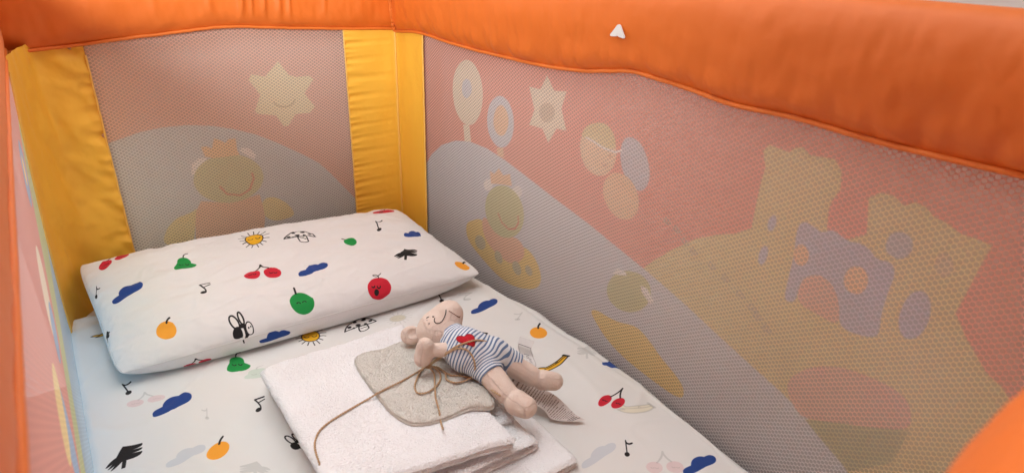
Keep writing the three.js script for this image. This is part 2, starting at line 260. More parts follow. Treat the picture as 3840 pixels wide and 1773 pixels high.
// ---- padded top rails; o is inward, profile from the hem up the inside, over the top and down the outside
const railProfile = curve([V(0.003, 0, 0), V(0.012, 0.012, 0), V(0.017, 0.035, 0), V(0.0205, 0.065, 0), V(0.0185, 0.097, 0), V(0.009, 0.115, 0), V(-0.008, 0.12, 0), V(-0.028, 0.115, 0), V(-0.042, 0.095, 0), V(-0.047, 0.06, 0), V(-0.045, 0.0, 0)]).getSpacedPoints(44);
function topRail(len, hemY, place, wrinkle, lean = () => 0) {
  const nu = Math.round(len / 0.0016);
  const spot = (a, k) => {
    const p = railProfile[k], s = lerp(p.x - 0.002, len - p.x + 0.002, a), hy = hemY(clamp(s, 0, len)), up = clamp(p.y / 0.12, 0, 1), y = lerp(hy, 0.525, up) , inside = p.x > -0.01 && k < 26 ? 1 : 0.2;
    const puff = wrinkle(s, up) * inside, edge = Math.min(s, len - s);
    const pinch = -0.006 * Math.exp(-Math.max(0, edge - 0.02) / 0.012) * inside;
    return [s, y, p.x + puff + pinch * up + lean(s) * inside * (1 - up)];
  };
  const g = grid(nu, railProfile.length - 1, (a, b) => { const k = Math.round(b * (railProfile.length - 1)), [s, y, o] = spot(a, k), P = place(s, y, o); return [P.x, P.y, P.z, s / 0.5, k / 40 * 0.5]; });
  const r = part('top_rail', g, orange, cot);
  const line = []; for (let i = 0; i <= 70; i++) { const [s, y, o] = spot(i / 70, 0); line.push(place(s, y - 0.0022 + 0.0006 * n3(i * 0.7, len), o + 0.0012)); }
  part('piping', tube(line, 0.0026, 260, 8), orangePiping, r);
  return r;
}
const rucks = (sd, amp, where) => (s, up) => {
  const low = Math.exp(-up / 0.22), f = fbm(s * 34, up * 1.6 + sd, sd, 2);
  return amp * 0.008 * low * f * clamp(up / 0.05, 0, 1) + 0.0026 * fbm(s * 12, up * 1.2, sd + 3, 3) * clamp(up * 4, 0, 1) + (where ? where(s, up) : 0) + 0.0006 * n3(s * 90, up * 5, sd);
};
// sharp standing creases in the middle of the end rail
const endCreases = (s, up) => { let d = 0; for (const [c, w, a, t] of [[0.335, 0.004, 0.0022, 0.3], [0.352, 0.003, 0.0018, 0.1], [0.371, 0.004, 0.0026, 0.25], [0.396, 0.005, 0.0024, 0.15], [0.412, 0.003, 0.002, 0.3], [0.29, 0.006, 0.0015, -0.2], [0.21, 0.007, 0.0018, 0.1], [0.475, 0.004, 0.0014, 0.1]]) { const x = s - c - t * 0.02 * up; d += 1.7 * a * Math.exp(-(x * x) / (w * w)) * sstep(0.1, 0.3, up); } return d; };
topRail(W, table([[0, 0.393], [0.059, 0.396], [0.11, 0.4], [0.16, 0.405], [0.231, 0.411], [0.309, 0.417], [0.399, 0.412], [0.513, 0.406], [0.608, 0.402], [0.62, 0.4]]), (s, y, o) => V(s, y, o), rucks(2, 0.7, endCreases));
const sideRail = topRail(L, table([[0, 0.397], [0.098, 0.406], [0.195, 0.403], [0.281, 0.402], [0.387, 0.403], [0.478, 0.406], [0.541, 0.412], [0.59, 0.42], [0.622, 0.425], [0.647, 0.424], [0.706, 0.42], [0.768, 0.415], [0.83, 0.417], [0.905, 0.414], [0.968, 0.414], [1.014, 0.415], [1.22, 0.412]]), (s, y, o) => V(W - o, y, s), rucks(11, 1.0, (s, up) => 0.003 * Math.exp(-(((s - 0.6) / 0.05) ** 2)) * (1 - up)));
topRail(L, () => 0.398, (s, y, o) => V(Math.min(o, 0.03) * 0.35 + o * 0.0 + (o < 0 ? o * 0.65 : 0) + 0.010, y, s), rucks(19, 0.6), () => 0.02);
const push = (s) => 0.091 * Math.exp(-(((s - 0.25) / 0.25) ** 2)); // the near rail is pressed inwards and sags
topRail(W, () => 0.4, (s, y, o) => V(s, y - 0.062 * push(s) / 0.1, L - o - push(s)), rucks(25, 0.6));
// lips of the seam where two rails meet at the far right corner
for (const [dx, dz, r] of [[-0.029, 0.0255, 0.0016], [-0.0255, 0.029, 0.0013]]) {
  const l = []; for (let k = 0; k <= 30; k++) { const t = k / 30, o = railProfile[Math.round(lerp(0, 17, t))], y = lerp(0.395, 0.512, t); l.push(V(W - o.x - 0.0005 + (dx + 0.027) * 0.5 + 0.0012 * n3(k * 0.5, r * 900), y, o.x + 0.0005 + (dz - 0.027) * 0.5 + 0.001 * n3(k * 0.6, 7))); }
  part('rail_seam', tube(l, r, 120, 6), orangePiping, sideRail);
}
// pale printed arrow shaped like a rounded chevron, standing just proud of the rail
{ const sh = new THREE.Shape(); sh.moveTo(0, 0.0085); sh.quadraticCurveTo(0.0025, 0.0085, 0.0045, 0.005); sh.lineTo(0.0115, -0.0035); sh.quadraticCurveTo(0.0125, -0.0062, 0.0095, -0.0058); sh.lineTo(0.004, -0.0052); sh.quadraticCurveTo(0.001, -0.005, 0, -0.0028); sh.quadraticCurveTo(-0.001, -0.005, -0.004, -0.0052); sh.lineTo(-0.0095, -0.0058); sh.quadraticCurveTo(-0.0125, -0.0062, -0.0115, -0.0035); sh.lineTo(-0.0045, 0.005); sh.quadraticCurveTo(-0.0025, 0.0085, 0, 0.0085);
  const g = new THREE.ExtrudeGeometry(sh, { depth: 0.0008, bevelEnabled: true, bevelSize: 0.0004, bevelThickness: 0.0004, bevelSegments: 2, curveSegments: 6 }); g.scale(0.95, 0.95, 1);
  const m = part('badge', g, new THREE.MeshStandardMaterial({ color: '#d8cfc9', roughness: 0.6 }), sideRail); m.rotation.set(0, -Math.PI / 2, 0); m.position.set(W - 0.0232, 0.4665, 0.611); m.rotateX(-0.08); m.userData.label = 'small pale chevron badge on the orange rail'; }
// frame: base board and legs
part('base_board', new THREE.BoxGeometry(0.6, 0.014, 1.12).translate(0.31, -0.066, L / 2), cotFrame, cot);
for (const [x, z] of [[-0.025, -0.025], [W + 0.03, -0.025], [-0.025, L + 0.03], [W + 0.03, L + 0.03]]) part('leg', new THREE.CylinderGeometry(0.011, 0.013, 0.68, 14).translate(x, FLOOR + 0.34, z), cotFrame, cot);

// ---------------------------------------------------------------- mattress and sheet
const softWhite = (o = {}) => new THREE.MeshPhysicalMaterial({ color: new THREE.Color(0.8, 0.79, 0.77), roughness: 0.88, sheen: 0.15, sheenColor: new THREE.Color(1, 1, 1), sheenRoughness: 0.6, bumpMap: repeat(weaveTex, 4, 4), bumpScale: 0.00012, ...o });
// height of the top surface at a distance e inside the edge, with a rolled edge of radius r
const roll = (e, r) => (e >= r ? 0 : Math.sqrt(Math.max(0, r * r - (r - e) ** 2)) - r);
function cushionBox(x0, x1, z0, z1, top, bottom, r, cr, nx, nz, bump) {
  // a slab with rolled top edges and rounded corners in plan: rings from the middle outwards, then down the side
  const cx = (x0 + x1) / 2, cz = (z0 + z1) / 2, hx = (x1 - x0) / 2, hz = (z1 - z0) / 2;
  return grid(nx, nz, (a, b) => {
    const t = a * Math.PI * 2, dx = Math.cos(t), dz = Math.sin(t), n = 12;
    const m = 1 / Math.pow(Math.pow(Math.abs(dx), n) + Math.pow(Math.abs(dz), n), 1 / n);
    const ex = dx * m, ez = dz * m;
    let k, y; if (b < 0.6) { k = b / 0.6 * 0.94; y = top; } else if (b < 0.85) { const q = (b - 0.6) / 0.25 * Math.PI / 2; k = 0.94 + 0.06 * Math.sin(q); y = top - r * (1 - Math.cos(q)); } else { k = 1; y = lerp(top - r, bottom, (b - 0.85) / 0.15); }
    const x = cx + ex * k * hx, z = cz + ez * k * hz;
    return [x, y + bump(x, z), z, x, z];
  }, true, true);
}
single('mattress', 'thin white cot mattress with rounded corners under the printed sheet', 'mattress', cushionBox(0.002, 0.615, 0.012, 1.17, -0.006, -0.058, 0.022, 0.05, 160, 40, (x, z) => 0.0012 * n3(x * 9, z * 9)), softWhite({ color: new THREE.Color(0.78, 0.74, 0.7) }));

// printed motifs, each drawn in a box from -1 to 1, y downwards
const DYE = { blue: '#1d3f86', red: '#c4172f', green: '#0f8a3c', orange: '#f0a030', yellow: '#e3ac1c', black: '#141012' };
const pen = (c, col, w) => { c.strokeStyle = col; c.lineWidth = w; c.lineCap = c.lineJoin = 'round'; };
const oval = (c, x, y, rx, ry, col, rot = 0) => { c.fillStyle = col; c.beginPath(); c.ellipse(x, y, rx, ry, rot, 0, 7); c.fill(); };
const path = (c, d, fill, stroke, w) => { c.beginPath(); for (const p of d) { if (p.length === 2) c[d.indexOf(p) ? 'lineTo' : 'moveTo'](p[0], p[1]); else if (p.length === 4) c.quadraticCurveTo(...p); else c.bezierCurveTo(...p); } if (fill) { c.closePath(); c.fillStyle = fill; c.fill(); } if (stroke) { pen(c, stroke, w); c.stroke(); } };
const arc = (c, x, y, r, a, b, col, w) => { pen(c, col, w); c.beginPath(); c.arc(x, y, r, a, b); c.stroke(); };
const MOTIF = {
  cloud: (c) => path(c, [[-0.98, 0.62], [-1.05, 0.2, -0.7, 0.1, -0.5, 0.02], [-0.5, -0.75, 0.0, -0.98, 0.32, -0.72], [0.7, -1.1, 1.05, -0.7, 1, -0.25], [0.95, 0.3, 0.5, 0.25, 0.2, 0.5], [-0.2, 0.78, -0.6, 1.0, -0.85, 0.9], [-0.98, 0.85, -0.98, 0.62]], DYE.blue),
  orange: (c) => { oval(c, 0, 0.2, 0.98, 0.8, DYE.orange); path(c, [[0.02, -0.45], [0.02, -0.8, 0.25, -1]], null, DYE.black, 0.2); },
  note: (c) => { oval(c, 0.1, 0.75, 0.5, 0.26, DYE.black, -0.2); path(c, [[0.1, 0.7], [-0.35, -0.9], [-0.1, -0.3, 0.95, -0.8]], null, DYE.black, 0.22); },
  quaver: (c) => { oval(c, -0.3, 0.72, 0.5, 0.27, DYE.black, -0.1); path(c, [[0.05, 0.7], [0.35, 0.3, -0.75, -0.85], [0.85, -0.95]], null, DYE.black, 0.22); path(c, [[-0.1, -0.3], [0.9, -0.55]], null, DYE.black, 0.14); },
  pear: (c) => { path(c, [[-0.95, 0.75], [-0.95, 0.45, -0.7, 0.3, -0.68, 0.05], [-0.7, -0.5, -0.2, -0.55, 0.05, -0.55], [0.5, -0.55, 0.55, -0.2, 0.52, 0.02], [0.7, 0.15, 1.0, 0.2, 1, 0.35], [0.9, 0.75, 0.2, 0.9, -0.2, 0.96], [-0.7, 1.02, -0.95, 0.9, -0.95, 0.75]], DYE.green); path(c, [[-0.12, -0.52], [-0.15, -0.9, 0.3, -0.98]], null, DYE.black, 0.09); arc(c, -0.32, 0.22, 0.15, 0.3, 2.8, DYE.black, 0.08); arc(c, 0.18, 0.15, 0.15, 0.3, 2.8, DYE.black, 0.08); },
  cherries: (c) => { oval(c, -0.55, 0.42, 0.43, 0.5, DYE.red); oval(c, 0.53, 0.32, 0.46, 0.5, DYE.red); path(c, [[-0.4, 0.0], [-0.1, -0.4, -0.08, -0.95], [0.0, -0.5, 0.35, -0.15]], null, DYE.black, 0.11); for (const [x, y] of [[-0.65, 0.42], [-0.42, 0.42], [0.45, 0.3], [0.68, 0.28]]) arc(c, x, y, 0.08, 0.2, 2.9, DYE.black, 0.05); },
  sun: (c) => { pen(c, DYE.black, 0.055); for (let i = 0; i < 15; i++) { const a = i / 15 * 6.283 + 0.1; c.beginPath(); c.moveTo(Math.cos(a) * 0.56, Math.sin(a) * 0.62); c.lineTo(Math.cos(a) * (0.88 + 0.1 * Math.sin(i * 5)), Math.sin(a) * (0.92 + 0.08 * Math.sin(i * 7))); c.stroke(); } oval(c, 0, 0, 0.55, 0.56, DYE.black); oval(c, 0, 0, 0.49, 0.5, DYE.yellow); arc(c, -0.22, -0.02, 0.13, 0.2, 2.9, DYE.black, 0.05); arc(c, 0.22, -0.06, 0.13, 0.2, 2.9, DYE.black, 0.05); },
  mushroom: (c) => { path(c, [[-0.96, 0.6], [-0.9, -0.4, -0.2, -0.9, 0.1, -0.85], [0.5, -0.8, 0.8, -0.3, 0.97, 0.0], [0.5, 0.2, -0.2, 0.1, -0.96, 0.6]], '#e2dfdc', DYE.black, 0.09); for (const [x, y, r] of [[-0.68, 0.12, 0.13], [-0.15, 0.02, 0.16], [-0.35, -0.5, 0.12], [0.2, -0.6, 0.15], [0.62, -0.25, 0.12], [0.3, 0.02, 0.1], [-0.42, 0.32, 0.08]]) oval(c, x, y, r, r * 1.15, DYE.black); path(c, [[-0.1, 0.28], [-0.15, 0.7, 0.0, 0.95], [0.3, 1.02, 0.5, 0.75], [0.45, 0.4, 0.4, 0.2]], '#e2dfdc', DYE.black, 0.08); arc(c, 0.08, 0.5, 0.08, 0.2, 2.9, DYE.black, 0.05); arc(c, 0.29, 0.46, 0.08, 0.2, 2.9, DYE.black, 0.05); },
  hand: (c) => path(c, [[-0.12, -0.98], [0.3, -0.85, 0.95, -0.9], [1.05, -0.6, 0.4, -0.5], [0.95, -0.52], [1.0, -0.28, 0.36, -0.22], [0.95, -0.2], [0.95, 0.25, 0.1, 0.28], [0.06, 0.98], [-0.15, 0.98], [-0.12, 0.3], [-0.55, 0.9, -0.72, 0.92], [-0.5, 0.5], [-0.75, 0.75, -0.88, 0.75], [-0.62, 0.32], [-0.9, 0.6, -1, 0.55], [-0.8, 0.05, -0.45, -0.15], [-0.3, -0.6, -0.12, -0.98]], DYE.black),
  tomato: (c) => { oval(c, 0, 0.2, 0.96, 0.8, DYE.red); path(c, [[0.02, -0.55], [0.05, -0.8], [0.3, -1]], null, DYE.black, 0.06); path(c, [[0.05, -0.75], [-0.2, -1.0, -0.4, -0.85], [-0.2, -0.65, 0.05, -0.75]], null, DYE.black, 0.06); arc(c, -0.5, 0.08, 0.13, 0.2, 2.9, DYE.black, 0.08); arc(c, -0.05, 0.1, 0.13, 0.2, 2.9, DYE.black, 0.08); oval(c, -0.25, 0.5, 0.2, 0.22, DYE.black, 0.2); },
  apple: (c) => { oval(c, 0, 0.22, 0.96, 0.78, DYE.green); path(c, [[-0.38, -0.5], [-0.45, -0.95]], null, DYE.black, 0.16); arc(c, -0.28, 0.34, 0.14, 3.4, 6.0, DYE.black, 0.09); arc(c, 0.18, 0.25, 0.14, 3.4, 6.0, DYE.black, 0.09); },
  lime: (c) => { oval(c, 0.1, 0.1, 0.9, 0.85, DYE.green); path(c, [[-0.6, -0.5], [-0.98, -0.95]], null, DYE.black, 0.2); },
  banana: (c) => { path(c, [[-0.95, 0.2], [-0.7, -0.2, -0.3, 0.1], [0.1, -0.1, 0.7, -0.9], [0.95, -0.75], [0.9, -0.2, 0.3, 0.35], [-0.2, 0.8, -0.6, 0.6], [-0.3, 0.4], [-0.7, 0.4, -0.95, 0.2]], DYE.yellow, DYE.black, 0.1); path(c, [[-0.4, 0.35], [0.2, 0.1, 0.8, -0.75]], null, DYE.black, 0.07); path(c, [[0.65, -0.95], [0.98, -0.75]], null, DYE.black, 0.2); arc(c, 0.35, -0.25, 0.08, 2, 5, DYE.black, 0.05); },
  bee: (c) => { for (const [x, y, rx, ry, a] of [[-0.45, -0.3, 0.36, 0.6, -0.55], [0.08, -0.62, 0.24, 0.5, -0.35]]) { c.save(); c.translate(x, y); c.rotate(a); oval(c, 0, 0, rx, ry, DYE.black); oval(c, 0, 0, rx - 0.13, ry - 0.13, '#e2dfdc'); c.restore(); } oval(c, -0.2, 0.45, 0.42, 0.46, DYE.black, 0.5); oval(c, 0.25, 0.3, 0.42, 0.6, DYE.black, -0.2); path(c, [[0.0, 0.1], [0.25, 0.4, 0.1, 0.9], [0.35, 0.9], [0.4, 0.4, 0.2, 0.05]], '#e2dfdc'); oval(c, 0.68, 0.05, 0.32, 0.5, DYE.black, -0.2); oval(c, 0.68, 0.03, 0.24, 0.4, '#e2dfdc', -0.2); oval(c, 0.62, 0.0, 0.06, 0.07, DYE.black); oval(c, 0.78, -0.1, 0.05, 0.06, DYE.black); path(c, [[0.5, 0.75], [0.62, 0.98]], null, DYE.black, 0.1); },
};
// [motif, centre, half-width vector, half-height vector] in texture units of the cloth (metres); faint marks are the print of the layer beneath
function printCloth(c, list, sx, sy, ox, oy, faint) {
  for (const [kind, x, y, ux, uy, vx, vy, ghost] of list) { if (!!ghost !== !!faint) continue; c.save(); if (ghost) c.globalAlpha = 0.11; c.transform(ux * sx, uy * sy, vx * sx, vy * sy, (x - ox) * sx, (y - oy) * sy); MOTIF[kind](c); c.restore(); }
}
const SHEET_MOTIFS = [["banana",0.038,0.1467,0.0165,0.0036,-0.0012,0.0141],
  ["note",0.048,0.3121,0.0074,0,0.0005,0.0152],
  ["cloud",0.0915,0.3765,0.0221,0.0049,-0.0039,0.02],
  ["pear",0.1847,0.3285,0.0143,0.009,-0.0048,0.0244],
  ["sun",0.2923,0.3247,0.0229,0.0122,-0.0083,0.0263],
  ["mushroom",0.3694,0.3353,0.0251,0.0055,-0.0075,0.0183],
  ["quaver",0.1834,0.4384,0.0073,0.0007,-0.0031,0.0143],
  ["hand",0.029,0.4445,0.0184,0.0018,-0.0028,0.019],
  ["orange",0.1204,0.4895,0.0125,0.0019,-0.0058,0.0171],
  ["bee",0.1997,0.5309,0.0119,0.0076,-0.0014,0.0152],
  ["note",0.5168,0.3334,0.0073,0.0037,-0.0071,0.0162],
  ["cloud",0.5637,0.3994,0.0229,0.0056,-0.0112,0.0154],
  ["orange",0.5951,0.5062,0.0118,0.0075,-0.0108,0.0156],
  ["hand",0.5062,0.47,0.0102,0.0103,-0.0102,0.0153],
  ["banana",0.5544,0.586,0.0261,0.0075,-0.015,0.0135],
  ["cloud",0.6331,0.6339,0.0044,0.0142,-0.0117,0.0072],
  ["cherries",0.5804,0.6919,0.0078,0.0135,-0.0265,0.0089],
  ["note",0.5268,0.7661,0.0033,0.0055,-0.0105,0.0094],
  ["cloud",0.5797,0.8345,0.02,0.0094,-0.0103,0.01],
  ["cloud",-0.0105,0.1967,0.0039,0.0066,-0.0004,0.0108],
  ["cherries",0.2739,0.492,0.0143,0.0053,-0.0028,0.0095],
  ["cloud",0.0871,0.4806,0.0205,0.0026,-0.0031,0.014,1],
  ["note",0.1229,0.4207,-0.0044,-0.0012,-0.0011,0.0111,1],
  ["cherries",0.0659,0.3457,0.0217,0.004,-0.0022,0.0141,1],
  ["banana",0.5852,0.7188,0.0136,0.0234,-0.0192,0.0109,1],
  ["cloud",0.4901,0.7551,0.0241,0.0046,-0.0115,0.0113,1],
  ["cherries",0.5468,0.8089,0.0177,0.0142,-0.0132,0.0129,1],
  ["hand",0.6206,0.5917,-0.0158,-0.0055,-0.0106,0.0113,1],
  ["note",0.5938,0.4564,-0.0093,-0.0039,-0.0088,0.0084,1],
  ["pear",0.2029,0.3669,0.0193,0.0083,-0.003,0.0142,1],
  ["sun",0.4255,0.354,0.0235,0.0097,-0.0079,0.0155,1],
  ["mushroom",0.1077,0.2514,-0.0205,-0.0016,-0.0018,0.0165,1],
  ["quaver",0.5535,0.3558,-0.0129,-0.0053,-0.0082,0.0103,1],
  ["orange",0.3619,0.2802,0.0172,0.008,-0.0058,0.0139,1],
  ["hand",0.1462,0.5472,-0.0166,-0.0031,-0.0035,0.0124,1],
  ["bee",0.642,0.53,0.012,0.006,-0.006,0.012],
  ["lime",0.628,0.385,0.011,0.004,-0.004,0.009]];
const PILLOW_MOTIFS = [["cherries",0.0976,0.0358,0.0443,-0.0235,-0.0052,0.0524],
  ["pear",0.2478,0.1709,0.0259,0.015,-0.0114,0.0433],
  ["sun",0.4539,0.1261,0.047,0.0075,-0.016,0.0494],
  ["mushroom",0.5729,0.1706,0.0427,0.0174,-0.012,0.0338],
  ["note",0.8255,0.1786,0.0166,0.0001,-0.0143,0.0301],
  ["lime",0.6935,0.2449,0.0207,0.004,-0.0075,0.0192],
  ["cloud",0.538,0.3364,0.0414,0.0022,-0.0117,0.0247],
  ["cherries",0.4094,0.3047,0.0454,0.0148,-0.0117,0.0366],
  ["hand",0.8109,0.3602,0.0292,0.0165,-0.0185,0.0296],
  ["cloud",0.9066,0.2472,0.0189,0.0153,-0.0219,0.0269],
  ["tomato",0.6702,0.457,0.0332,0.0063,-0.0165,0.0399],
  ["apple",0.4598,0.4381,0.0298,0.0094,-0.0116,0.0391],
  ["cloud",0.0874,0.2339,0.0404,0.0026,-0.0021,0.0301],
  ["quaver",0.256,0.3151,0.0149,0.0059,-0.0045,0.0208],
  ["orange",0.1378,0.409,0.0209,0.0106,-0.0089,0.0307],
  ["bee",0.2937,0.4676,0.0287,0.0086,-0.0088,0.0332],
  ["orange",0.9548,0.4368,0.0205,0.0124,-0.0172,0.0188],
  ["note",0.0217,0.1757,0.0052,0.0079,-0.0079,0.0198],
  ["hand",0.007,0.3414,0.0073,0.008,-0.0055,0.0196],
  ["tomato",0.9123,0.062,0.0463,-0.0046,-0.0148,0.0268],
  ["cloud",0.3734,0.5136,0.0375,0.0061,0.0008,0.0163],
  ["cherries",0.1988,0.5311,0.0296,-0.0026,0.0008,0.0179]];

const SHEET_UV = { x0: -0.08, x1: 0.7, z0: 0.0, z1: 1.17 };
const sheetTex = canvas(1365, 2048, (c, w, h) => { c.fillStyle = '#e0dedc'; c.fillRect(0, 0, w, h); const sx = w / (SHEET_UV.x1 - SHEET_UV.x0), sy = h / (SHEET_UV.z1 - SHEET_UV.z0); printCloth(c, SHEET_MOTIFS, sx, sy, SHEET_UV.x0, SHEET_UV.z0, true); printCloth(c, SHEET_MOTIFS, sx, sy, SHEET_UV.x0, SHEET_UV.z0, false); });
// the sheet: a double cover laid over the mattress, with a hem ridge along the right side and edges tucked down
const sheetHem = table([[0.05, 0.59], [0.32, 0.606], [0.39, 0.61], [0.45, 0.611], [0.51, 0.614], [0.57, 0.618], [0.65, 0.622], [0.71, 0.626], [0.78, 0.622], [0.9, 0.61], [1.17, 0.605]]);
const sheetTop = (x, z) => {
  let y = 0.002 * fbm(x * 6, z * 5, 2, 2) + 0.0007 * n3(x * 22, z * 17, 5) - 0.0046 * Math.abs(n3(x * 9 + z * 3, z * 5 - x * 2, 6)) + 0.0014 - 0.0022 * Math.abs(n3(x * 16 - z * 7, z * 11, 8));
  const hem = sheetHem(z) + 0.0015 * n3(z * 17, 3), d = x - hem;            // ridge of the hem
  y += 0.0022 * Math.exp(-((d / 0.0022) ** 2)) - 0.0016 * Math.exp(-(((d - 0.006) / 0.003) ** 2)) + 0.0012 * sstep(0.006, 0.02, d);
  y += 0.0016 * Math.exp(-(((z - 0.30 + 0.1 * x) / 0.05) ** 2)) * n3(x * 14, z * 20, 9);  // gathers beside the pillow
  y += 0.0013 * (Math.exp(-((n3(x * 5 + z * 2, z * 3.4 - x, 81) / 0.035) ** 2)) + 0.7 * Math.exp(-((n3(x * 9 - z * 4, z * 6, 83) / 0.04) ** 2)));  // creases left from packing
  // soft folds on the left
  y += 0.004 * Math.exp(-(((x - 0.05) / 0.06) ** 2)) * fbm(x * 10 + z * 6, z * 9, 14, 2);
  return y;
};
const sheetEdge = table([[0.05, 0.605], [0.3, 0.613], [0.37, 0.619], [0.44, 0.633], [0.5, 0.636], [0.59, 0.642], [0.64, 0.641], [0.7, 0.64], [0.76, 0.635], [0.82, 0.631], [0.89, 0.627], [1.17, 0.618]]);
const sheetLine = (z) => ({ l: -0.008 + 0.003 * n3(z * 5, 20), r: sheetEdge(z) + 0.0015 * n3(z * 30, 22) });
const sheetGeo = grid(230, 420, (a, b) => {
  const zz = lerp(0.078, 1.165, b), { l, r } = sheetLine(zz), rl = 0.016, q = a * 1.0;
  // arc length across: side, roll, top, roll, side
  const seg = [0.05, rl * Math.PI / 2, r - l - 2 * rl, rl * Math.PI / 2, 0.05]; const tot = seg.reduce((s, v) => s + v), knots = [0, 0.1, 0.2, 0.84, 0.93, 1];
  let x, y, u; const k = knots.findIndex((v, i) => i < 5 && q <= knots[i + 1]), f = (q - knots[k]) / (knots[k + 1] - knots[k]);
  if (k === 0) { x = l; y = lerp(-rl - 0.05, -rl, f); u = l - (1 - f) * 0.05 - rl * 0.57; }
  else if (k === 1) { const t = f * Math.PI / 2; x = l + rl * (1 - Math.cos(t)); y = -rl + rl * Math.sin(t); u = l - rl * 0.57 + f * rl * 1.57; }
  else if (k === 2) { x = lerp(l + rl, r - rl, f); y = 0; u = x; }
  else if (k === 3) { const t = f * Math.PI / 2; x = r - rl + rl * Math.sin(t); y = -rl + rl * Math.cos(t); u = r - rl + f * rl * 1.57; }
  else { x = r; y = lerp(-rl, -rl - 0.05, f); u = r + rl * 0.57 + f * 0.05; }
  const far = sstep(0.0, 0.02, zz - 0.078 - 0.03 * clamp((0.07 - x) / 0.07, 0, 1));
  y += sheetTop(x, zz) - 0.003 * (1 - far) + 0.0016 * Math.exp(-(((zz - 0.084) / 0.004) ** 2));
  return [x, y, zz, (u - SHEET_UV.x0) / (SHEET_UV.x1 - SHEET_UV.x0), 1 - (zz - SHEET_UV.z0) / (SHEET_UV.z1 - SHEET_UV.z0)];
}, true);
const sheet = single('bed_sheet', 'white sheet printed with fruit, clouds and musical notes covering the mattress', 'sheet', sheetGeo, softWhite({ color: 0xffffff, map: sheetTex, bumpMap: repeat(weaveTex, 30, 45), bumpScale: 0.0001 }));

// ---------------------------------------------------------------- pillow
const PIL = { FL: V(0.0265, 0.068, 0.034), FR: V(0.577, 0.056, 0.062), NR: V(0.594, 0.032, 0.352), NL: V(0.041, 0.024, 0.312) };
const PIL_MID = PIL.FL.clone().add(PIL.FR).add(PIL.NL).add(PIL.NR).multiplyScalar(0.25);
const crease = (x, y, k) => Math.exp(-((n3(x, y, k) / 0.045) ** 2)); // thin raised lines, as in rumpled cotton
function pillowPoint(a, b, side) { // a, b in -1..1 (left-right, far-near); side +1 top, -1 underside
  const pinch = 0.018, ia = a * (1 - pinch * (1 - b * b)), ib = b * (1 - 0.03 * (1 - a * a));
  const p = new THREE.Vector3().lerpVectors(new THREE.Vector3().lerpVectors(PIL.FL, PIL.FR, (ia + 1) / 2), new THREE.Vector3().lerpVectors(PIL.NL, PIL.NR, (ia + 1) / 2), (ib + 1) / 2);
  const cr = 0.03 * Math.pow(Math.abs(a), 8) * Math.pow(Math.abs(b), 8); p.lerp(PIL_MID, cr); // blunt corners
  const ridge = (x, y, k) => -Math.abs(n3(x, y, k));
  const w = Math.pow(Math.max(0, 1 - Math.pow(Math.abs(a), 3.0)), 0.6) * Math.pow(Math.max(0, 1 - Math.pow(Math.abs(b), 3.0)), 0.55);
  if (side > 0) {
    p.y += 0.038 * w + w * (0.0021 * (crease(a * 2.6 + b * 1.1, b * 2.1 - a * 0.9, 71) + 0.8 * crease(a * 4.4 - b * 2.2, b * 3.1 + a, 73)) * (0.25 + 0.75 * Math.max(Math.abs(a), Math.abs(b)) ** 2) + 0.008 * ridge(a * 2.2 + b * 1.3, b * 2.6 - a * 0.7, 35) + 0.005 * ridge(a * 5 - b * 3, b * 4, 37) * (0.3 + Math.abs(a)) + 0.006 * fbm(a * 1.4, b * 1.2, 31, 2) + 0.003 * fbm(a * 5 + b * 2, b * 4.5, 33, 3));
    const ec = Math.exp(-(1 - Math.abs(a)) * 9) * (1 - Math.abs(b) ** 4);
    p.y += 0.005 * ec * n3(b * 9, a * 2, 41) * Math.min(1, w * 6);
    const es = Math.exp(-(1 - Math.max(Math.abs(a), Math.abs(b))) * 22); p.y += 0.0022 * es * n3(a * 34, b * 24, 45) * Math.min(1, w * 5);
    const eb = Math.exp(-(1 - Math.abs(b)) * 8); p.y += 0.005 * eb * n3(a * 11, b * 2, 43) * Math.min(1, w * 6);
    // pressed-in fold lines of the new cover
    const fold = (d) => Math.exp(-((d / 0.011) ** 2)); p.y += 0.0016 * (fold(a - 0.06 - 0.02 * b) + 0.7 * fold(b + 0.32 - 0.03 * a)) * w;
  } else { p.y -= 0.075 * w; if (p.y < 0.004) p.y = 0.004 + 0.001 * (w > 0.5 ? 1 : 0); const out = Math.sin(Math.PI * clamp(w / 0.5, 0, 1)) * 0.007; p.z += out * Math.sign(b) * Math.abs(b) ** 6 * (b > 0 ? 0.4 : 1); p.x += out * Math.sign(a) * Math.abs(a) ** 6; }
  return p;
}
const warp = (t) => Math.sin((t - 0.5) * Math.PI) * 0.75 + (t - 0.5) * 2 * 0.25; // more rows near the edges
// texture coordinates follow the cloth's length, not its plan
const clothLength = (f) => { const t = [0]; let q = f(-1); for (let i = 1; i <= 200; i++) { const p = f(-1 + i / 100); t.push(t[i - 1] + p.distanceTo(q)); q = p; } return (v) => { const k = clamp((v + 1) * 100, 0, 200), i = Math.min(199, Math.floor(k)); return lerp(t[i], t[i + 1], k - i) / t[200]; }; };
const pillowSide = (side) => { const across = clothLength((a) => pillowPoint(a, 0.1, side)), down = clothLength((b) => pillowPoint(0, b, side)); return grid(220, 150, (s, t) => { const a = warp(s), b = warp(t), p = pillowPoint(a, b, side); const u = across(a), v = down(b); return [p.x, p.y, p.z, u, side > 0 ? 1 - v / 2 : v / 2]; }, side > 0); };
const pillowTex = canvas(1500, 1910, (c, w, h) => { c.fillStyle = '#e1dedd'; c.fillRect(0, 0, w, h); printCloth(c, PILLOW_MOTIFS, w, h, 0, 0, false); });
const pillowMat = softWhite({ color: 0xffffff, map: pillowTex, bumpMap: repeat(weaveTex, 28, 36), bumpScale: 0.0001 });
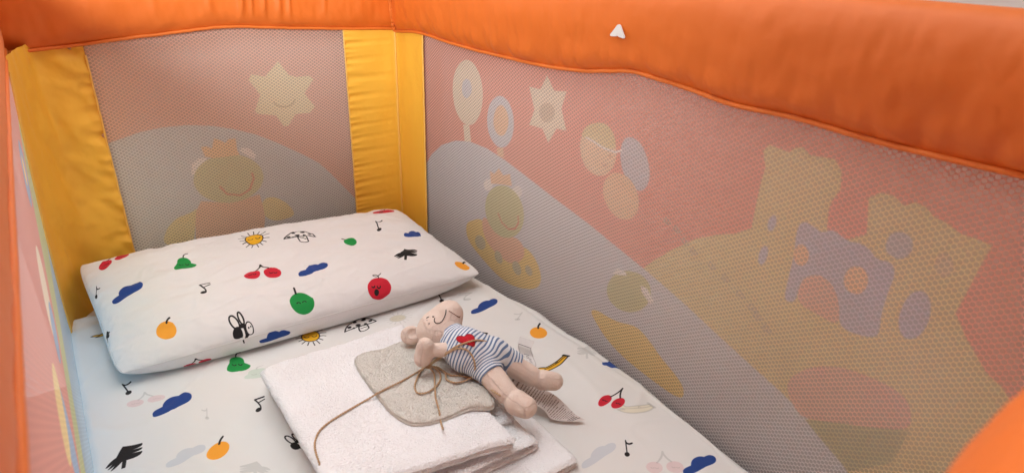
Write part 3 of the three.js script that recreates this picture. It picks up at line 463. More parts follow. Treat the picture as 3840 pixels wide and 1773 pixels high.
const pillow = group('pillow', 'white pillow printed with fruit, sun, cloud and bee lying across the head end', 'pillow');
part('top_cover', pillowSide(1), pillowMat, pillow); part('under_cover', pillowSide(-1), pillowMat, pillow);
{ const l = []; for (let i = 0; i < 160; i++) { const t = i / 40, k = Math.floor(t), f = (t - k) * 2 - 1, [a, b] = [[f, -1], [1, f], [-f, 1], [-1, -f]][k], p = pillowPoint(a, b, 1); l.push(p); } part('seam', new THREE.TubeGeometry(curve(l, true), 400, 0.0008, 6, true), softWhite({ color: new THREE.Color(0.7, 0.68, 0.66) }), pillow); }
// ---- TOWELS
// ---------------------------------------------------------------- folded towels
const terry = (r, g, b) => new THREE.MeshPhysicalMaterial({ color: new THREE.Color(r, g, b), roughness: 0.97, sheen: 0.3, sheenColor: new THREE.Color(1, 1, 1), sheenRoughness: 0.7, bumpMap: repeat(terryTex, 1.2, 1.2), bumpScale: 0.0013 });
const terryWhite = terry(0.88, 0.88, 0.9), terryGrey = terry(0.76, 0.735, 0.68);
// a thick sheet of cloth that follows a path in (x, y) and runs from z0(x) to z1(x)
function foldedSheet(pathPts, th, z0, z1, wave, nz = 90) {
  const cv = new THREE.CatmullRomCurve3(pathPts.map(([x, y]) => V(x, y, 0)), false, 'centripetal', 0.5), len = cv.getLength(), n = Math.round(len / 0.003), C = cv.getSpacedPoints(n), ring = [];
  const nor = (i) => { const a = C[Math.max(0, i - 1)], b = C[Math.min(n, i + 1)], t = V(b.x - a.x, b.y - a.y, 0).normalize(); return [-t.y, t.x, t.x, t.y]; };
  for (let i = 0; i <= n; i++) { const [nx, ny] = nor(i); ring.push([C[i].x, C[i].y, nx, ny]); }
  for (let k = 1; k < 8; k++) { const [nx, ny, tx, ty] = nor(n), q = k / 8 * Math.PI; ring.push([C[n].x, C[n].y, nx * Math.cos(q) + tx * Math.sin(q), ny * Math.cos(q) + ty * Math.sin(q)]); }
  for (let i = n; i >= 0; i--) { const [nx, ny] = nor(i); ring.push([C[i].x, C[i].y, -nx, -ny]); }
  for (let k = 1; k < 8; k++) { const [nx, ny, tx, ty] = nor(0), q = k / 8 * Math.PI; ring.push([C[0].x, C[0].y, -nx * Math.cos(q) - tx * Math.sin(q), -ny * Math.cos(q) - ty * Math.sin(q)]); }
  ring.push(ring[0].slice());
  const R = ring.length - 1;
  return grid(R, nz, (a, b) => {
    const [cx, cy, nx, ny] = ring[Math.round(a * R)], e = Math.min(b, 1 - b), zz = lerp(z0(cx), z1(cx), b < 0.5 ? 0.5 - 0.5 * Math.pow(1 - 2 * b, 1.0) : b), edge = e * (z1(cx) - z0(cx)), rd = th * 0.5;
    const h = th / 2 * Math.sqrt(clamp(1 - ((rd - Math.min(edge, rd)) / rd) ** 2, 0.0, 1)) ;
    const f = 1 + 0.22 * fbm(cx * 260 + ny * 3, zz * 260, cy * 260 + nx * 3, 2) + 0.14 * n3(cx * 60, zz * 60, cy * 300);
    const x = cx + nx * h * f, y = cy + ny * h * f + wave(cx, zz);
    return [x + 0.0012 * n3(zz * 60, cy * 200, 3), Math.max(0.003, y), zz + 0.0012 * n3(cx * 70, cy * 300, 8), a * R * 0.003 / 0.14, zz / 0.14];
  }, false, true);
}
const layWave = (x, z) => 0.0022 * fbm(x * 11, z * 9, 51, 2);
// short loops of the pile, standing on the faces of a towel that can be seen
const loopGeo = (() => { const g = new THREE.OctahedronGeometry(1, 0); g.scale(0.00042, 0.00115, 0.00042); return g; })();
function pile(geo, count, mat, parent, keep = () => true, size = 1, vary = 0, name = 'terry_pile') { // vary: the yarn of the grey mitt is mottled
  const p = geo.attributes.position, nn = geo.attributes.normal, ix = geo.index, tri = ix.count / 3, area = [], A = V(), B = V(), C = V(); let sum = 0;
  for (let t = 0; t < tri; t++) { A.fromBufferAttribute(p, ix.getX(t * 3)); B.fromBufferAttribute(p, ix.getX(t * 3 + 1)); C.fromBufferAttribute(p, ix.getX(t * 3 + 2)); const mid = V((A.x + B.x + C.x) / 3, (A.y + B.y + C.y) / 3, (A.z + B.z + C.z) / 3); sum += keep(mid) ? B.sub(A).cross(C.sub(A)).length() / 2 : 0; area.push(sum); }
  const im = new THREE.InstancedMesh(loopGeo, mat, count), M = new THREE.Matrix4(), Q = new THREE.Quaternion(), up = V(0, 1, 0);
  for (let k = 0; k < count; k++) {
    const r = rnd() * sum; let lo = 0, hi = tri - 1; while (lo < hi) { const m = (lo + hi) >> 1; if (area[m] < r) lo = m + 1; else hi = m; }
    let a = rnd(), b = rnd(); if (a + b > 1) { a = 1 - a; b = 1 - b; } const i0 = ix.getX(lo * 3), i1 = ix.getX(lo * 3 + 1), i2 = ix.getX(lo * 3 + 2);
    const at = V(0, 0, 0), no = V(0, 0, 0); for (const [i, w] of [[i0, 1 - a - b], [i1, a], [i2, b]]) { at.addScaledVector(A.fromBufferAttribute(p, i), w); no.addScaledVector(B.fromBufferAttribute(nn, i), w); }
    no.normalize(); const d = no.clone().add(V(rnd() - 0.5, rnd() - 0.5, rnd() - 0.5).multiplyScalar(1.9)).normalize(); if (d.dot(no) < 0.1) d.addScaledVector(no, 0.4).normalize();
    Q.setFromUnitVectors(up, d); const s = size * (0.7 + 0.6 * rnd()); at.addScaledVector(no, 0.0004 * s); M.compose(at, Q, V(s, s, s)); im.setMatrixAt(k, M); if (vary) { const t = 1 + vary * (rnd() * 1.6 - 1); im.setColorAt(k, new THREE.Color(t, t * (0.97 + 0.04 * rnd()), t * (0.94 + 0.08 * rnd()))); }
  }
  im.name = name; im.userData.kind = 'stuff'; return put(im, parent);
}
function towel(label, geos, count, keep, mat = terryWhite) { const t = group('folded_towel', label, 'towel', null), g = mergeGeometries(geos); part('cloth', g, mat, t); pile(g, count, mat, t, keep, 0.95); return t; }
// a narrow U with its bend at the right end
const uRight = (x0, x1, yb, yt) => { const r = (yt - yb) / 2, m = (yb + yt) / 2; return [[x0, yb], [lerp(x0, x1, 0.5), yb], [x1 - r * 2, yb], [x1 - r * 0.8, yb + r * 0.15], [x1 - r * 0.12, m - r * 0.35], [x1 - r * 0.12, m + r * 0.35], [x1 - r * 0.8, yt - r * 0.15], [x1 - r * 2, yt], [lerp(x0, x1, 0.5), yt], [x0, yt]]; };
const farZ = (d) => (x) => 0.405 + 0.055 * (x - 0.19) + d + 0.003 * n3(x * 14, d * 90);
const A_ = [foldedSheet(uRight(0.205, 0.452, 0.0042, 0.0125), 0.0076, farZ(0), (x) => 0.757 + 0.02 * (x - 0.45), layWave)];
const B_ = [foldedSheet(uRight(0.2, 0.42, 0.0195, 0.0315), 0.006, farZ(0.012), (x) => 0.722 + 0.05 * (x - 0.42), layWave), foldedSheet(uRight(0.27, 0.41, 0.0241, 0.0272), 0.0036, farZ(0.03), (x) => 0.721 + 0.05 * (x - 0.42), layWave, 50)];
const C_ = [foldedSheet(uRight(0.3, 0.4145, 0.0366, 0.0404), 0.004, (x) => 0.52, (x) => 0.684 + 0.06 * (x - 0.41), layWave, 60)];
const D_ = [foldedSheet([[0.381, 0.0442], [0.34, 0.0465], [0.28, 0.0445], [0.21, 0.0405], [0.1985, 0.0415], [0.1925, 0.0455], [0.1965, 0.0495], [0.21, 0.0515], [0.28, 0.0525], [0.35, 0.0535], [0.383, 0.0515]], 0.0074, farZ(0.032), (x) => 0.702 + 0.23 * (x - 0.285), layWave)];
towel('large white terry towel folded flat, lowest of the towel stack on the sheet', A_, 20000, (m) => m.x > 0.36 || m.z < 0.44);
towel('white terry towel with a rolled double fold, second from the bottom of the stack', B_, 20000, (m) => m.x > 0.33 || m.z < 0.45 || m.x < 0.22);
towel('thin small white towel folded over beneath the plush toy legs', C_, 6000, (m) => m.x > 0.36);
towel('white terry towel on top of the stack, under the grey wash mitt', D_, 66000, (m) => m.y > 0.04);

// ---------------------------------------------------------------- grey wash mitt
const mittLine = curve([[0.297, 0.492], [0.291, 0.508], [0.288, 0.55], [0.288, 0.59], [0.289, 0.615], [0.301, 0.643], [0.331, 0.656], [0.367, 0.66], [0.39, 0.672], [0.402, 0.655], [0.398, 0.62], [0.392, 0.56], [0.384, 0.5], [0.372, 0.492], [0.334, 0.49]].map(([x, z]) => V(x, 0, z)), true).getSpacedPoints(160);
const mittGeo = (() => {
  const prof = [[0.0, 0.0175], [0.3, 0.0175], [0.55, 0.0172], [0.75, 0.0166], [0.86, 0.0152], [0.93, 0.0135], [0.97, 0.0115], [0.985, 0.01], [0.975, 0.0088], [0.99, 0.0075], [1.0, 0.005], [0.985, 0.0022], [0.95, 0.0008], [0.8, 0.0], [0.0, 0.0]], c = V(0.345, 0, 0.578), pc = curve(prof.map(([k, y]) => V(k, y * 20, 0))).getSpacedPoints(70);
  return grid(160, 70, (a, b) => {
    const o = mittLine[Math.round(a * 160) % 160], q = pc[Math.round(b * 70)], k = clamp(q.x, 0, 1), x = lerp(c.x, o.x, k), z = lerp(c.z, o.z, k); let y = q.y / 20;
    const t = clamp(y / 0.0175, 0, 1);
    y *= 0.66; y += t * (0.0065 * Math.exp(-(((x - 0.385) / 0.022) ** 2) - (((z - 0.645) / 0.02) ** 2)) + 0.0045 * n3(x * 22, z * 19, 61) - 0.003 * Math.abs(n3(x * 26 + z * 12, z * 30 - x * 10, 63)) + 0.0035 * Math.exp(-(((z - 0.628 + 0.35 * (x - 0.33)) / 0.008) ** 2)) * sstep(0.3, 0.34, x) + 0.0006 * fbm(x * 300, z * 300, 2, 2));
    return [x + 0.0008 * n3(a * 40, b * 20), 0.0545 + layWave(x, z) + y, z + 0.0008 * n3(a * 37, b * 22, 6), x / 0.11, (z + y) / 0.11];
  }, false, true);
})();
const mitt = group('wash_mitt', 'grey-beige terry wash mitt lying on the white towel under the plush toy', 'wash mitt');
part('cloth', mittGeo, terryGrey, mitt); pile(mittGeo, 26000, terryGrey, mitt, (m) => m.y > 0.055, 1.05, 0.12);

// ---------------------------------------------------------------- plush toy in a striped romper
const capsule = (p, a, b, ra, rb) => { const ax = p.x - a.x, ay = p.y - a.y, az = p.z - a.z, bx = b.x - a.x, by = b.y - a.y, bz = b.z - a.z, h = clamp((ax * bx + ay * by + az * bz) / (bx * bx + by * by + bz * bz), 0, 1); return Math.hypot(ax - bx * h, ay - by * h, az - bz * h) - lerp(ra, rb, h); };
const ellipsoid = (p, c, r, q) => { const d = V(p.x - c.x, p.y - c.y, p.z - c.z); if (q) d.applyQuaternion(q); const k = Math.hypot(d.x / r.x, d.y / r.y, d.z / r.z), k2 = Math.hypot(d.x / r.x / r.x, d.y / r.y / r.y, d.z / r.z / r.z); return k < 1e-6 ? -Math.min(r.x, r.y, r.z) : k * (k - 1) / k2; };
const smin = (a, b, k) => { const h = Math.max(k - Math.abs(a - b), 0) / k; return Math.min(a, b) - h * h * k / 4; };
function netSurface(f, lo, hi, cell) { // naive surface nets
  const n = [0, 1, 2].map((i) => Math.ceil((hi.getComponent(i) - lo.getComponent(i)) / cell) + 1), F = new Float32Array(n[0] * n[1] * n[2]), at = (i, j, k) => i + n[0] * (j + n[1] * k), P = V();
  for (let k = 0; k < n[2]; k++) for (let j = 0; j < n[1]; j++) for (let i = 0; i < n[0]; i++) F[at(i, j, k)] = f(P.set(lo.x + i * cell, lo.y + j * cell, lo.z + k * cell));
  const id = new Int32Array(F.length).fill(-1), pos = [], idx = [];
  for (let k = 0; k < n[2] - 1; k++) for (let j = 0; j < n[1] - 1; j++) for (let i = 0; i < n[0] - 1; i++) {
    let c = 0, x = 0, y = 0, z = 0, m = 0; for (let q = 0; q < 8; q++) if (F[at(i + (q & 1), j + ((q >> 1) & 1), k + (q >> 2))] < 0) m |= 1 << q; if (m === 0 || m === 255) continue;
    for (const [a, b] of [[0, 1], [2, 3], [4, 5], [6, 7], [0, 2], [1, 3], [4, 6], [5, 7], [0, 4], [1, 5], [2, 6], [3, 7]]) { if (((m >> a) & 1) === ((m >> b) & 1)) continue; const fa = F[at(i + (a & 1), j + ((a >> 1) & 1), k + (a >> 2))], fb = F[at(i + (b & 1), j + ((b >> 1) & 1), k + (b >> 2))], t = fa / (fa - fb); x += lerp(a & 1, b & 1, t); y += lerp((a >> 1) & 1, (b >> 1) & 1, t); z += lerp(a >> 2, b >> 2, t); c++; }
    id[at(i, j, k)] = pos.length / 3; pos.push(lo.x + (i + x / c) * cell, lo.y + (j + y / c) * cell, lo.z + (k + z / c) * cell);
  }
  for (let k = 1; k < n[2] - 1; k++) for (let j = 1; j < n[1] - 1; j++) for (let i = 1; i < n[0] - 1; i++) {
    const s = F[at(i, j, k)] < 0;
    for (const [d, q] of [[[1, 0, 0], [[0, -1, -1], [0, 0, -1], [0, 0, 0], [0, -1, 0]]], [[0, 1, 0], [[-1, 0, -1], [-1, 0, 0], [0, 0, 0], [0, 0, -1]]], [[0, 0, 1], [[-1, -1, 0], [0, -1, 0], [0, 0, 0], [-1, 0, 0]]]]) {
      if (s === F[at(i + d[0], j + d[1], k + d[2])] < 0) continue; const v = q.map(([a, b, c]) => id[at(i + a, j + b, k + c)]); if (v.some((w) => w < 0)) continue;
      if (s) idx.push(v[0], v[1], v[2], v[0], v[2], v[3]); else idx.push(v[0], v[2], v[1], v[0], v[3], v[2]);
    }
  }
  const g = new THREE.BufferGeometry(); g.setAttribute('position', new THREE.Float32BufferAttribute(pos, 3)); g.setIndex(idx); g.computeVertexNormals(); return g;
}
const TOY = {
  head: V(0.3925, 0.0945, 0.5435), snout: V(0.4085, 0.1135, 0.5415), ear: V(0.3675, 0.08, 0.513), ear2: V(0.425, 0.078, 0.512), neck: V(0.398, 0.096, 0.566), belly: V(0.4, 0.0945, 0.598), hip: V(0.42, 0.087, 0.613),
  hipN: V(0.408, 0.086, 0.617), cuffN: V(0.4095, 0.079, 0.639), ankN: V(0.413, 0.068, 0.667), footN: V(0.4165, 0.0635, 0.683), toeN: V(0.4215, 0.062, 0.694),
  hipF: V(0.432, 0.084, 0.614), cuffF: V(0.455, 0.068, 0.63), ankF: V(0.467, 0.0565, 0.646), footF: V(0.479, 0.0515, 0.656), toeF: V(0.4925, 0.048, 0.6625),
  shoulder: V(0.376, 0.099, 0.589), paw1: V(0.3525, 0.1085, 0.579), paw2: V(0.3495, 0.0905, 0.578), shoulder2: V(0.42, 0.085, 0.58), paw3: V(0.428, 0.076, 0.566),
};
const headTurn = new THREE.Quaternion().setFromEuler(new THREE.Euler(0.3, 0.25, -0.35)), earTurn = new THREE.Quaternion().setFromEuler(new THREE.Euler(0.6, 0.5, 0.1));
const skinField = (p) => {
  let d = smin(ellipsoid(p, TOY.head, V(0.0295, 0.0285, 0.03), headTurn), ellipsoid(p, TOY.snout, V(0.0195, 0.0185, 0.0185), headTurn), 0.01);
  const ear = (c) => Math.max(ellipsoid(p, c, V(0.014, 0.0125, 0.0062), earTurn), -ellipsoid(p, V(c.x + 0.0005, c.y + 0.006, c.z + 0.0045), V(0.0075, 0.007, 0.0045), earTurn));
  d = smin(d, ear(TOY.ear), 0.004); d = smin(d, ear(TOY.ear2), 0.004);
  d = smin(d, capsule(p, TOY.neck, TOY.belly, 0.017, 0.022), 0.006);
  d = smin(d, smin(capsule(p, TOY.shoulder, V(0.358, 0.0995, 0.5785), 0.0085, 0.0085), capsule(p, TOY.paw1, TOY.paw2, 0.0098, 0.0112), 0.005), 0.003);
  d = smin(d, capsule(p, TOY.shoulder2, TOY.paw3, 0.009, 0.01), 0.003);
  // legs: shin, then a foot that is pinched off by a seam at the ankle
  d = smin(d, smin(capsule(p, TOY.hipN, TOY.ankN, 0.0165, 0.0138), capsule(p, TOY.footN, TOY.toeN, 0.0152, 0.0132), 0.0025), 0.006);
  d = smin(d, smin(capsule(p, TOY.hipF, TOY.ankF, 0.0165, 0.0132), capsule(p, TOY.footF, TOY.toeF, 0.0132, 0.0118), 0.0025), 0.006);
  return d + 0.0007 * fbm(p.x * 60, p.y * 60, p.z * 60, 2);
};
const torso = (p) => smin(smin(capsule(p, TOY.neck, TOY.belly, 0.0195, 0.0255), capsule(p, TOY.belly, TOY.hip, 0.0255, 0.0235), 0.01), capsule(p, TOY.hipN, TOY.hipF, 0.021, 0.021), 0.008);
const trouserN = (p) => capsule(p, TOY.hipN, TOY.cuffN, 0.0192, 0.0168), trouserF = (p) => capsule(p, TOY.hipF, TOY.cuffF, 0.019, 0.0166);
const beyond = (p, a, b, o = 0) => { const t = V(b.x - a.x, b.y - a.y, b.z - a.z).normalize(); return (p.x - b.x) * t.x + (p.y - b.y) * t.y + (p.z - b.z) * t.z - o; };
const romperField = (p) => {
  const t = Math.max(torso(p), beyond(p, TOY.belly, TOY.neck, 0.006));
  const l = smin(Math.max(trouserN(p), beyond(p, TOY.hipN, TOY.cuffN, 0.001)), Math.max(trouserF(p), beyond(p, TOY.hipF, TOY.cuffF, 0.001)), 0.002);
  const c = 0.0007 * fbm(p.x * 120, p.y * 90, p.z * 90, 2) + 0.0011 * fbm(p.x * 45 + p.z * 50, p.y * 60, p.z * 20, 2);
  return smin(t, l, 0.004) + c;
};
const toy = group('plush_toy', 'beige plush bear in a blue striped romper lying on its back on the towels', 'plush toy');
const boxUV = (g, s) => { const p = g.attributes.position, n = g.attributes.normal, uv = []; for (let i = 0; i < p.count; i++) { const ax = Math.abs(n.getX(i)), ay = Math.abs(n.getY(i)), az = Math.abs(n.getZ(i)); if (ay >= ax && ay >= az) uv.push(p.getX(i) / s, p.getZ(i) / s); else if (ax > az) uv.push(p.getY(i) / s, p.getZ(i) / s); else uv.push(p.getX(i) / s, p.getY(i) / s); } g.setAttribute('uv', new THREE.Float32BufferAttribute(uv, 2)); return g; };
const plush = new THREE.MeshPhysicalMaterial({ color: new THREE.Color(0.82, 0.67, 0.585), roughness: 0.95, sheen: 0.7, sheenColor: new THREE.Color(0.95, 0.8, 0.72), sheenRoughness: 0.45, bumpMap: repeat(plushTex, 1.6, 1.6), bumpScale: 0.0012 });
const bodyGeo = boxUV(netSurface(skinField, V(0.328, 0.03, 0.468), V(0.524, 0.15, 0.724), 0.0016), 0.09);
part('body', bodyGeo, plush, toy);
const stripeTex = data(64, (u, v) => { const s = 0.5 + 0.5 * Math.sin(v * Math.PI * 2), t = sstep(0.56, 0.7, s); return [lerp(222, 98, t), lerp(227, 122, t), lerp(234, 160, t)]; }, true);
const romperGeo = netSurface(romperField, V(0.36, 0.05, 0.54), V(0.49, 0.13, 0.665), 0.0011);
{ const p = romperGeo.attributes.position, uv = [], P = V(), lenT = TOY.neck.distanceTo(TOY.belly) + TOY.belly.distanceTo(TOY.hip);
  const along = (p_, a, b) => { const t = V().subVectors(b, a), l = t.length(); return V().subVectors(p_, a).dot(t) / l; };
  for (let i = 0; i < p.count; i++) { P.fromBufferAttribute(p, i); const w = [capsule(P, TOY.neck, TOY.belly, 0.0195, 0.0255), capsule(P, TOY.belly, TOY.hip, 0.0255, 0.0235), trouserN(P), trouserF(P)].map((d) => Math.exp(-d / 0.0035)), v = [along(P, TOY.neck, TOY.belly), TOY.neck.distanceTo(TOY.belly) + along(P, TOY.belly, TOY.hip), lenT + along(P, TOY.hipN, TOY.cuffN), lenT + along(P, TOY.hipF, TOY.cuffF)], s = w.reduce((a, b) => a + b); uv.push(P.x / 0.004, v.reduce((a, b, k) => a + b * w[k], 0) / s / 0.0042); }
  romperGeo.setAttribute('uv', new THREE.Float32BufferAttribute(uv, 2)); }
const romper = part('romper', romperGeo, new THREE.MeshPhysicalMaterial({ map: stripeTex, roughness: 0.85, sheen: 0.2, sheenColor: new THREE.Color(1, 1, 1), sheenRoughness: 0.6 }), toy);
// drop a point straight towards a field's surface along d
function settle(f, p, d, off = 0) { const q = p.clone(); for (let i = 0; i < 60; i++) { const s = f(q); if (s < 0.00005) break; q.addScaledVector(d, Math.max(0.0001, s * 0.7)); } return q.addScaledVector(d, -off); }
// appliqued heart, stitched face, labels
const HEART = [[[0.3937,0.1193,0.6102],[0.3937,0.1193,0.6102],[0.3936,0.1193,0.6101],[0.3935,0.1193,0.6101],[0.3935,0.1193,0.6102],[0.3936,0.1193,0.6103],[0.3936,0.1192,0.6103],[0.3937,0.1192,0.6104],[0.3938,0.1192,0.6105],[0.3938,0.1192,0.6105],[0.3939,0.1192,0.6104],[0.3939,0.1193,0.6103],[0.3939,0.1193,0.6103],[0.3939,0.1193,0.6102],[0.3938,0.1193,0.6102]],[[0.3934,0.12,0.6085],[0.3925,0.1201,0.6077],[0.3913,0.12,0.6071],[0.3904,0.1197,0.6071],[0.39,0.1192,0.6078],[0.3906,0.1187,0.6093],[0.3916,0.1185,0.6109],[0.393,0.1183,0.6126],[0.3942,0.1177,0.6137],[0.395,0.1179,0.6136],[0.396,0.1186,0.6124],[0.3965,0.1194,0.6113],[0.3966,0.12,0.6101],[0.3958,0.1203,0.6088],[0.3946,0.1203,0.6082]],[[0.393,0.1207,0.6067],[0.3912,0.1209,0.6052],[0.3892,0.1204,0.6034],[0.3875,0.1194,0.603],[0.3867,0.1185,0.6046],[0.3877,0.1178,0.6079],[0.3897,0.1174,0.6111],[0.3925,0.117,0.6144],[0.3952,0.1156,0.6165],[0.3966,0.116,0.6163],[0.3985,0.1176,0.614],[0.3995,0.1192,0.612],[0.3995,0.1207,0.6098],[0.3979,0.1214,0.6074],[0.3954,0.1214,0.6063]],[[0.3926,0.1214,0.6053],[0.3903,0.1213,0.6025],[0.3879,0.12,0.5993],[0.3857,0.1184,0.5985],[0.3843,0.1173,0.6012],[0.3853,0.1168,0.6064],[0.3881,0.1165,0.6112],[0.3922,0.1156,0.6158],[0.3961,0.1137,0.6186],[0.3982,0.1141,0.6183],[0.4007,0.1166,0.6153],[0.4022,0.1189,0.6123],[0.4022,0.121,0.6092],[0.3999,0.122,0.6058],[0.3962,0.1222,0.6044]]];
const FACE = {"mouth":[[0.3998,0.1281,0.5498],[0.3983,0.1261,0.552],[0.3953,0.1231,0.5546],[0.3908,0.1202,0.5574],[0.3865,0.1186,0.559],[0.3831,0.118,0.5582],[0.381,0.1182,0.5561],[0.3808,0.1193,0.553],[0.3823,0.1205,0.5506],[0.3835,0.1211,0.5499]],"seam":[[0.4022,0.127,0.5527],[0.4037,0.1259,0.5545],[0.4066,0.1234,0.5575],[0.4108,0.1195,0.5594],[0.4138,0.1174,0.5594],[0.4152,0.1176,0.5587]],"nose":[[0.3971,0.1281,0.5469],[0.3996,0.1282,0.5492],[0.4017,0.1293,0.5482],[0.4037,0.1299,0.5481]],"eyeA":[[0.3766,0.1184,0.5401],[0.3779,0.1193,0.541],[0.3795,0.1201,0.5418]],"eyeB":[[0.3826,0.1214,0.5454],[0.3831,0.1214,0.5468],[0.3841,0.1218,0.5468]],"dotA":[[0.3749,0.1175,0.5443],[0.3754,0.1179,0.5443]],"dotB":[[0.3742,0.1158,0.5504],[0.3747,0.1162,0.5503],[0.3752,0.1167,0.55]]};
{
  const nor = (f, p) => { const e = 0.0004; return V(f(V(p.x + e, p.y, p.z)) - f(V(p.x - e, p.y, p.z)), f(V(p.x, p.y + e, p.z)) - f(V(p.x, p.y - e, p.z)), f(V(p.x, p.y, p.z + e)) - f(V(p.x, p.y, p.z - e))).normalize(); };
  const n = HEART[0].length, pos = [], idx = [];
  HEART.forEach((ring, k) => ring.forEach((q) => { const p = V(...q).addScaledVector(nor(romperField, V(...q)), k === 3 ? 0.0003 : 0.0012); pos.push(p.x, p.y, p.z); }));
  for (let k = 0; k < 3; k++) for (let i = 0; i < n; i++) { const a = k * n + i, b = k * n + (i + 1) % n, c = a + n, e = b + n; idx.push(a, b, c, b, e, c); }
  const g = new THREE.BufferGeometry(); g.setAttribute('position', new THREE.Float32BufferAttribute(pos, 3)); g.setIndex(idx); g.computeVertexNormals(); boxUV(g, 0.05);
  const red = new THREE.MeshStandardMaterial({ color: '#c01528', roughness: 0.9, side: THREE.DoubleSide, bumpMap: repeat(plushTex, 1, 1), bumpScale: 0.0003 });
  const heart = part('heart', g, red, romper); heart.userData.label = 'red felt heart sewn on the chest';
  part('edge_stitching', new THREE.TubeGeometry(curve(HEART[3].map((q) => V(...q).addScaledVector(nor(romperField, V(...q)), 0.0006)), true), 90, 0.0005, 5, true), new THREE.MeshStandardMaterial({ color: '#a01020', roughness: 0.8 }), heart);
  const brown = new THREE.MeshStandardMaterial({ color: '#2c1712', roughness: 0.8 }), soft = new THREE.MeshStandardMaterial({ color: '#7a4a36', roughness: 0.9 });
  for (const [k, name, r, m] of [['mouth', 'mouth', 0.00062, brown], ['seam', 'muzzle_seam', 0.0005, soft], ['eyeA', 'eye', 0.0006, brown], ['eyeB', 'eye', 0.0007, brown], ['dotA', 'freckle', 0.0005, brown], ['dotB', 'freckle', 0.0007, brown]]) part(name, tube(FACE[k].map((q) => V(...q).addScaledVector(nor(skinField, V(...q)), 0.0003)), r, 40, 6), m, toy);
}
function ribbon(name, pairs, map, parent, lift) {
  const a = curve(pairs.map(([p]) => V(...p))), b = curve(pairs.map(([, q]) => V(...q))), mat = new THREE.MeshPhysicalMaterial({ map, roughness: 0.6, side: THREE.DoubleSide, transmission: 0.12, thickness: 0 });
  return part(name, grid(40, 10, (u, v) => { const p = a.getPoint(u).lerp(b.getPoint(u), v); return [p.x, p.y + lift * Math.sin(v * Math.PI) * Math.sin(u * 9), p.z, u, v]; }), mat, parent);
}
const smallTag = canvas(256, 160, (c, w, h) => { c.fillStyle = '#dcd6d4'; c.fillRect(0, 0, w, h); c.strokeStyle = '#55484a'; c.lineWidth = 3; c.strokeRect(44, 12, w, h - 24); c.fillStyle = '#6a5d5e'; for (let i = 0; i < 9; i++) { const l = 30 + 55 * rnd(); c.fillRect(96 + i * 12, h / 2 - l / 2, 4, l); } });
const careTag = canvas(512, 256, (c, w, h) => { c.fillStyle = '#d6cdca'; c.fillRect(0, 0, w, h); for (let i = 0; i < 30; i++) { let y = 20 + (rnd() < 0.35 ? 60 * rnd() : 0); const end = h - 20 - 120 * rnd() * rnd(); while (y < end) { const l = 10 + 40 * rnd(); c.fillStyle = i > 26 ? '#4a3b38' : '#7d6a64'; c.fillRect(18 + i * 15.6, y, i > 26 ? 8 : 5, l); y += l + 6; } } });
{ const t = ribbon('small_label', [[[0.5145,0.05,0.5603],[0.5246,0.05,0.581]],[[0.5071,0.042,0.5655],[0.5162,0.042,0.586]],[[0.5052,0.033,0.5732],[0.5158,0.033,0.5929]],[[0.506,0.03,0.588],[0.509,0.03,0.6068]],[[0.47,0.045,0.6],[0.474,0.045,0.615]],[[0.446,0.07,0.606],[0.449,0.07,0.614]]], smallTag, toy, 0); t.userData.label = 'small white sewn-in label sticking up behind the leg';
  const k = ribbon('care_label', [[[0.452,0.066,0.618],[0.436,0.066,0.626]],[[0.474,0.036,0.628],[0.45,0.036,0.642]],[[0.4858,0.027,0.6383],[0.4583,0.027,0.6522]],[[0.4932,0.024,0.6506],[0.4655,0.022,0.664]],[[0.4987,0.021,0.6617],[0.4715,0.017,0.6724]],[[0.5021,0.016,0.6768],[0.4744,0.0095,0.6806]],[[0.5051,0.011,0.6859],[0.4827,0.007,0.6884]],[[0.5075,0.008,0.6953],[0.4914,0.006,0.6943]],[[0.5127,0.006,0.706],[0.5006,0.006,0.701]]], careTag, toy, 0.0006); k.userData.label = 'long translucent care label with rows of small print'; }

